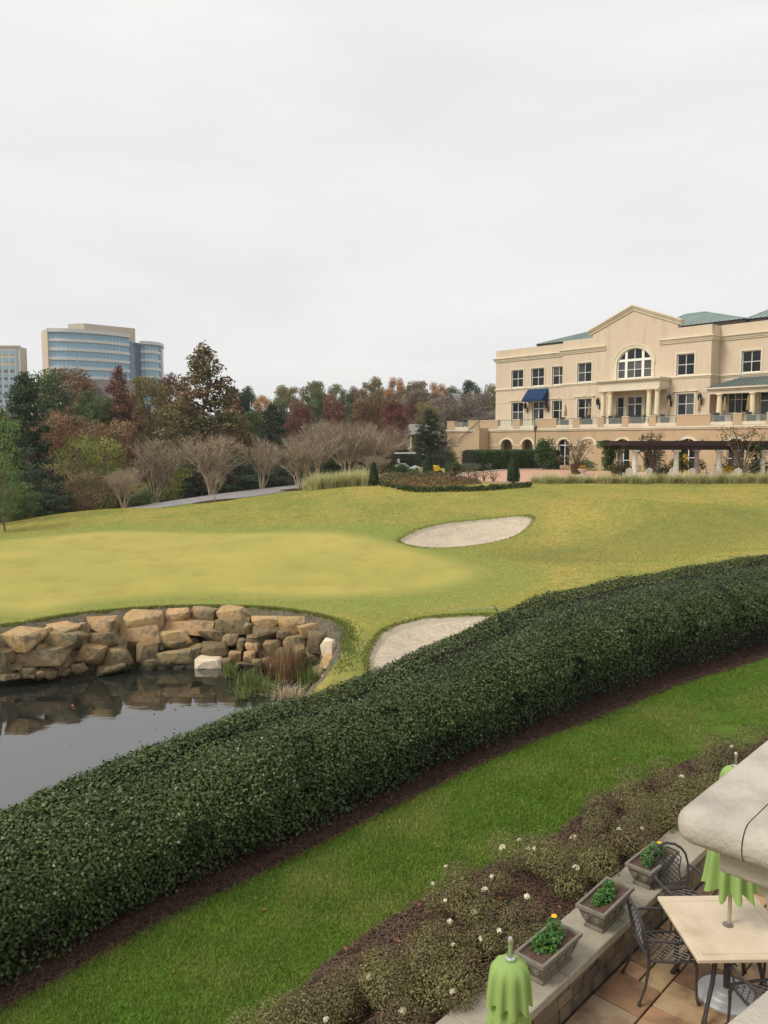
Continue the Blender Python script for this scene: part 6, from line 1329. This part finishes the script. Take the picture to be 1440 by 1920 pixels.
for q, w in zip(far, where): tree(q[0],q[1],q[2],0,q[3],q[4],q[5], '%s tree of the far tree line, %s' % (q[6], w), FG, z=g1(aty(q[2],900,q[4]).x,q[4]))

# bare crape myrtles: many stems, fine twigs
BAREM = mat('myrtle_bark', (.38,.29,.21), .8, col2=(.48,.38,.29), scale=5, stretch=(1,1,.3)); TWIGM = mat('myrtle_twig', (.27,.215,.15), .9, tint=.45, rand=.2)
def myrtle(seed, h, w, stems=7):
    R = random.Random(seed); t = MB(); tips = []
    def grow(p, d, L, r_, lev):
        n = 3; pts = [p]; q = p.copy(); dd = d.copy()
        for k in range(n):
            dd = (dd + Vector((R.uniform(-.14,.14),R.uniform(-.14,.14),R.uniform(-.02,.12)))).normalized(); q = q + dd*L/n; pts.append(q.copy())
        t.tube(pts, [r_*(1-.16*k) for k in range(n+1)], 5 if lev < 2 else 3, cap=False)
        if lev >= 3: tips.append((q, dd)); return
        for _ in range(3 if lev < 2 else 3):
            nd = (dd + Vector((R.uniform(-.7,.7),R.uniform(-.7,.7),R.uniform(-.2,.25)))).normalized(); grow(q, nd, L*R.uniform(.7,.95), r_*.58, lev+1)
            if lev >= 1: tips.append((pts[2], nd))
    for s in range(stems):
        a = 2*math.pi*s/stems+R.uniform(-.3,.3); k = w/h*.5*R.uniform(.15,1.15); grow(Vector((math.cos(a)*.10,math.sin(a)*.10,-.2)), Vector((math.cos(a)*k,math.sin(a)*k,1)).normalized(), h*(.33-.15*k*2*h/w/2), h*.0135, 0)
    r = np.random.default_rng(seed); n = 9; V = []
    B = np.array([tuple(p) for p,_ in tips]); D = np.array([tuple(d) for _,d in tips]); B = np.repeat(B,n,0); D = np.repeat(D,n,0); N = len(B)
    d = unit(D*.5+r.normal(0,.55,(N,3))+np.array([0,0,.12])); L = h*.15*r.uniform(.4,1.15,N); B = B - D*(r.uniform(0,1,N)*h*.08)[:,None]; s = unit(np.cross(d, r.normal(size=(N,3))))*(.012)
    V = np.stack([B-s,B+s,B+d*L[:,None]],1).reshape(-1,3)
    return t.mesh('stem', BAREM, smooth=True), np_mesh('twigs', V, np.arange(3*N).reshape(N,3), TWIGM, tint=np.repeat(r.uniform(0,1,N),3))
MY = [myrtle(900,6,6.0), myrtle(901,6,5.6,6), myrtle(902,6,5.0,8)]
def bare(k, px, pyb, pyt, wpx, Y, lab, zoff=0.0):
    p = aty(px, pyb, Y); z = g1(p.x,p.y)+zoff; h = aty(px,pyt,Y).z - z; w = wpx/FPX*Y; ws = w/5.8
    R = random.Random(px); e = empty('bare_tree', (p.x,p.y,z), R.uniform(0,6)); e.scale = (ws,ws,h/6.6); tag(e, lab, 'tree', 'bare multi-stemmed trees'); link('stem', MY[k][0], e); o = link('twigs', MY[k][1], e); o['kind'] = 'stuff'
bare(0,397,927,795,150,61.5,'largest bare vase-shaped tree, alone beside the cart path'); bare(1,491,914,800,105,64,'bare vase-shaped tree right of the largest one'); bare(2,562,918,800,110,58.8,'bare tree with thin pale stems at the bend of the path')
bare(1,592,897,775,130,70,'bare tree with reddish trunk behind the pale grasses'); bare(2,232,952,862,85,56.5,'small bare vase-shaped tree on the ridge at left'); bare(0,292,945,800,110,64,'tall thin bare tree in the left wood')
bare(0,650,890,770,120,78,'bare tree above the middle of the pale grass clump'); bare(1,700,888,775,110,80,'bare tree above the right end of the pale grasses'); bare(0,612,892,765,110,84,'bare tree in the back row, left of the grass clump'); bare(1,735,885,780,90,86,'rightmost bare tree of the row, beside the red maple')
bare(1,403,941,868,34,54,'thin leafless sapling in the mulch ring before the largest bare tree'); bare(2,705,892,845,70,66,'low bare bushy tree behind the cone evergreen')
# mulch ring under the path trees
for k,(px,py,Y,rr) in enumerate(((402,941,54,1.5),(562,919,58.5,1.5))):
    p = aty(px,py,Y); th = np.linspace(0,2*np.pi,25)[:-1]; P_ = np.stack([p.x+np.cos(th)*rr, p.y+np.sin(th)*rr*.8],1); o = sheet('mulch_ring', P_, .04, MULCH, .8); o['label'] = ('mulch ring below the path in front of the largest bare tree','mulch ring under the pale-stemmed tree at the path bend')[k]
# small thin-leaved trees before the club
SPAR = leafmat('sparse_leaf', (.15,.12,.055), .5, col2=(.11,.10,.045)); SPM = []
for k,(px,pyb,pyt,wpx,Y,lab) in enumerate([(1080,885,825,70,70,'small thin-leaved tree in a tub on the court'),(1222,895,812,80,60.5,'small thin-leaved tree at the left half of the pergola'),(1392,898,800,110,57.6,'small thin-leaved tree at the right end of the pergola')]):
    p = aty(px,pyb,Y); z = 2.57; h = aty(px,pyt,Y).z-z; w = wpx/FPX*Y; e = empty('small_tree', (p.x,p.y,z)); tag(e, lab, 'tree', 'small trees before the club'); R = np.random.default_rng(80+k)
    lob = [(R.normal(0,w*.24),R.normal(0,w*.24),h*R.uniform(.4,.95),w*.12,w*.10) for _ in range(24)]; o = link('crown', crown_mesh('crown', lob, 1100, .13, SPAR, 80+k, shell=.1), e); o['kind'] = 'stuff'
    t = MB()
    for s in range(5):
        for l in lob[s::5]: t.tube([(math.cos(s)*.1,math.sin(s)*.1,-.1),(l[0]*.25,l[1]*.25,l[2]*.45),(l[0]*.7,l[1]*.7,l[2]*.8),(l[0]*1.15,l[1]*1.15,l[2]*1.12)], [.05,.035,.02,.008], 4, cap=False)
    t.build('stem', BARK, e)
    if k == 0:
        t = MB(); t.lathe([(.35,0),(.42,.1),(.5,.85),(.55,.9),(.5,.95),(.42,.9)], 18); t.build('tub', mat('brown_tub',(.10,.06,.04),.8), e, smooth=True)

# ------------------------------------------------------------------ far buildings
TWG = mat('blue_curtain_glass', (.17,.37,.52), .12, col2=(.24,.44,.58), scale=.12, spec=.6, stretch=(1,1,.3)); TWGD = mat('dark_curtain_glass', (.05,.10,.15), .1, spec=.6)
TWH = mat('tower_white_panel', (.66,.65,.62), .6, spec=.3); TBE = mat('tower_beige_panel', (.56,.47,.36), .8, spec=.2)
def xy(px, Y): p = aty(px, 830, Y); return (p.x, p.y)
tw = empty('office_tower', (*xy(190,365),2.0)); tag(tw, 'curved office tower of blue glass bands and white spandrels', 'building'); tx, ty, _ = tw.location; SC = 365/FPX
def tl(pts): return [(p[0]-tx, p[1]-ty) for p in pts]
main = catmull([xy(96,350),xy(130,351),xy(165,354.5),(xy(205,360)),xy(247,369)], 6); drk = [xy(247,370.5),xy(252,377),xy(262,380),xy(271,381.5)]; rnd = catmull([xy(268.5,379.5),xy(280,379.5),xy(291,381.5),xy(301,385.5),xy(306,391.5),xy(306.5,399)], 5)
main, drk, rnd = [tl(x) for x in (main,drk,rnd)]
fh = 3.98; ztop = 55.2-2.0; nfl = 13
def strip(pts, z0, z1, out, m, name, parent, thick=.6):
    t = MB(); t.sweep([(0,z0),(0,z1),(-out,z1),(-out,z0)] if out else [(0,z0),(0,z1),(.05,z1),(.05,z0)], [(x,y,0) for x,y in pts]); return t.build(name, m, parent)
def mull(pts, z0, z1, parent, step, r=.09, m=TWH):
    P_ = np.array(pts); seg = np.linalg.norm(np.diff(P_,axis=0),axis=1); c = np.r_[0,np.cumsum(seg)]; t = MB(); s = step*.5
    while s < c[-1]:
        x, y = np.interp(s,c,P_[:,0]), np.interp(s,c,P_[:,1]); t.box(x-r,x+r,y-.2,y+.1,z0,z1); s += step
    t.build('mullions', m, parent)['kind'] = 'stuff'
for f in range(nfl):
    z1 = ztop-1.6-f*fh; z0 = z1-2.75
    pm = main if f > 0 else main[:-6]
    g = strip(main, z0, z1, 0, TWG, 'window_band', tw); mull(main, z0, z1, g, 1.7, .05); strip(main, z0-(fh-2.75), z0, .5, TWH, 'spandrel', tw)
    z1r = ztop-3.4-f*fh; z0r = z1r-2.75; g = strip(rnd, z0r, z1r, 0, TWG, 'window_band', tw); mull(rnd, z0r, z1r, g, 1.7, .05); strip(rnd, z0r-(fh-2.75), z0r, .45, TWH, 'spandrel', tw)
strip(main, ztop-1.6, ztop, 1.0, TWH, 'roof_band', tw); strip(rnd, ztop-3.4, ztop-1.9, 1.3, TWH, 'roof_band', tw)
g = strip(drk, 0, ztop-2.5, 0, TWGD, 'recessed_glazing', tw); mull(drk, 0, ztop-2.5, g, 1.9, .06); t = MB(); 
for f in range(28): t.sweep([(0,ztop-3-f*1.9),(0,ztop-2.9-f*1.9),(-.15,ztop-2.9-f*1.9),(-.15,ztop-3-f*1.9)], [(x,y,0) for x,y in drk])
t.build('transoms', TWH, g)['kind'] = 'stuff'
a = tl([xy(85,356),xy(96,349)]); b = tl([xy(306.5,399),xy(150,430),xy(85,400)])
t = MB(); t.prism([a[0],a[1],(a[1][0]+3,a[1][1]+14),(a[0][0]+2,a[0][1]+45)], 'z', 0, ztop-.4); t.build('side_wall', TBE, tw)
body = main[::3]+[(x+.3,y+1.2) for x,y in rnd]+[b[1],b[2]]; body = [(x+.2,y+1.0) for x,y in body]; t = MB(); t.prism(body, 'z', 0, ztop-3.3); t.build('core', TWGD, tw)
pen = tl([xy(135,362),xy(165,360),xy(259,376),xy(259,398),xy(135,390)]); t = MB(); t.prism(pen, 'z', ztop-3, ztop+3.6); t.build('penthouse', TBE, tw)
# second office block
b2 = empty('office_block', (*xy(0,420),2.0)); tag(b2, 'beige office block with blue windows cut by the left edge', 'building'); s2 = 420/FPX; zt = 5.35+(832-655)*s2-2.0
t = MB(); t.box(-30,44*s2,0.6,8,0,zt); t.build('wall', TBE, b2)
for c in range(-4,4):
    for rr in range(9):
        x0 = (c*12.2-1)*s2; z1 = zt-1.7-rr*3.9
        if c == 3: continue
        t = MB(); t.box(x0,x0+7.6*s2,.45,.75,z1-2.4,z1); t.build('window', TWG, b2)
        if rr > 1: t = MB(); t.box(x0,x0+7.6*s2,.5,.7,z1-3.9,z1-2.4); t.build('spandrel_glass', TWGD, b2)
t = MB(); t.box(34.5*s2,38*s2,.4,.8,0,zt-.2); t.build('stair_glazing', TWG, b2); t = MB(); t.box(-30,44.6*s2,.2,.62,zt,zt+.8); t.build('parapet', TBE, b2)
# houses and pavilion among the trees
def house(px, pyr, Y, w, d, hw_, hr, rz, roofc, lab, chimney=True):
    top = aty(px,pyr,Y); zb = g1(top.x,Y); wh = top.z-zb-hr; e = empty('house', (top.x,Y,zb), rz); tag(e, lab, 'house'); W_ = mat('house_brick', (.30,.22,.17), .9, col2=(.24,.17,.13), scale=1.0); t = MB(); t.box(-w/2,w/2,-d/2,d/2,-.5,wh); t.prism([(-d/2,wh),(d/2,wh),(0,wh+hr-.1)], 'x', -w/2, w/2); t.build('wall', W_, e)
    t = MB(); o_ = .5
    t.prism([(-d/2-o_,wh-.25),(-d/2-o_,wh-.05),(0,wh+hr),(d/2+o_,wh-.05),(d/2+o_,wh-.25),(0,wh+hr-.2)], 'x', -w/2-.5, w/2+.5); r_ = t.build('roof', roofc, e)
    if chimney: t = MB(); t.box(w*.2,w*.2+.8,-.4,.4,wh+hr*.4,wh+hr+1.2); t.build('chimney', W_, r_)
    t = MB(); t.prism([(-1.6,wh+.1),(1.6,wh+.1),(0,wh+hr*.62)], 'y', -d/2-.2, -d/2+2.2); t.build('dormer', roofc, r_)
    for k in range(-2,3): t = MB(); t.box(k*w/6-.5,k*w/6+.5,-d/2-.05,-d/2+.05,wh-2.2,wh-.7); t.build('window', PANE, e)
ROOFD = mat('shingle_dark', (.085,.078,.072), .9, col2=(.11,.10,.09), scale=2); ROOFG = mat('shingle_grey', (.24,.23,.22), .9, col2=(.19,.18,.17), scale=2)
house(192,713,135,11,8,5,3.5,.1,ROOFD,'dark-roofed house showing above the trees below the tower'); house(745,732,200,13,9,5,3.5,-.3,ROOFG,'grey-roofed house in the middle of the far tree line'); house(890,738,195,12,9,5,3.5,.4,ROOFG,'grey-roofed house among bare trees left of the club',False)
p = aty(786,850,112); zb = g1(p.x,p.y); e = empty('pavilion', (p.x,p.y,zb), -.2); tag(e, 'small pavilion with grey roof left of the dark magnolia', 'pavilion'); zt_ = aty(786,795,112).z-zb
t = MB(); t.add([(-3,-2.2,zt_-1.5),(3,-2.2,zt_-1.5),(3,2.2,zt_-1.5),(-3,2.2,zt_-1.5),(-1.4,0,zt_),(1.4,0,zt_)], [(0,1,5,4),(1,2,5),(2,3,4,5),(3,0,4),(3,2,1,0)]); t.build('roof', ROOFG, e)
for x in (-2.6,-.9,.9,2.6):
    for y in (-1.8,1.8): t = MB(); t.box(x-.12,x+.12,y-.12,y+.12,0,zt_-1.5); t.build('post', TRIM, e)
t = MB(); t.box(-2.6,2.6,1.9,2.0,0,zt_-1.6); t.build('back_wall', STUC, e)
# distant wood as one mass
r = np.random.default_rng(77); lob = []
for k in range(420):
    a = r.uniform(-.62,.62); d = r.uniform(215,330); x, y = d*math.sin(a), d*math.cos(a); hgt = r.uniform(9,15); 
    for q in range(3): lob.append((x+r.normal(0,2),y+r.normal(0,2),2+hgt*r.uniform(.25,.9),r.uniform(2,4),r.uniform(1.8,3.4)))
WOODM = leafmat('distant_wood', (.10,.10,.05), .55, col2=(.15,.095,.055), scale=.04, hrand=.0)
tag(link('distant_wood', crown_mesh('distant_wood', lob, 60000, 1.1, WOODM, 78)), 'mass of distant autumn woodland on the horizon', 'wood', kind='stuff')
# ------------------------------------------------------------------ thin damp air
hz = bpy.data.materials.new('thin_haze'); hz.use_nodes = True; nt = hz.node_tree; nt.nodes.remove(nt.nodes['Principled BSDF'])
pv = nt.nodes.new('ShaderNodeVolumePrincipled'); pv.inputs['Color'].default_value = (.93,.95,.98,1); pv.inputs['Density'].default_value = .00025; pv.inputs['Anisotropy'].default_value = .2
nt.links.new(pv.outputs[0], nt.nodes['Material Output'].inputs['Volume'])
t = MB(); t.box(-2700,2700,-2700,3200,-6,75); tag(t.build('haze', hz), 'thin damp autumn air over the whole course', 'haze', kind='stuff')
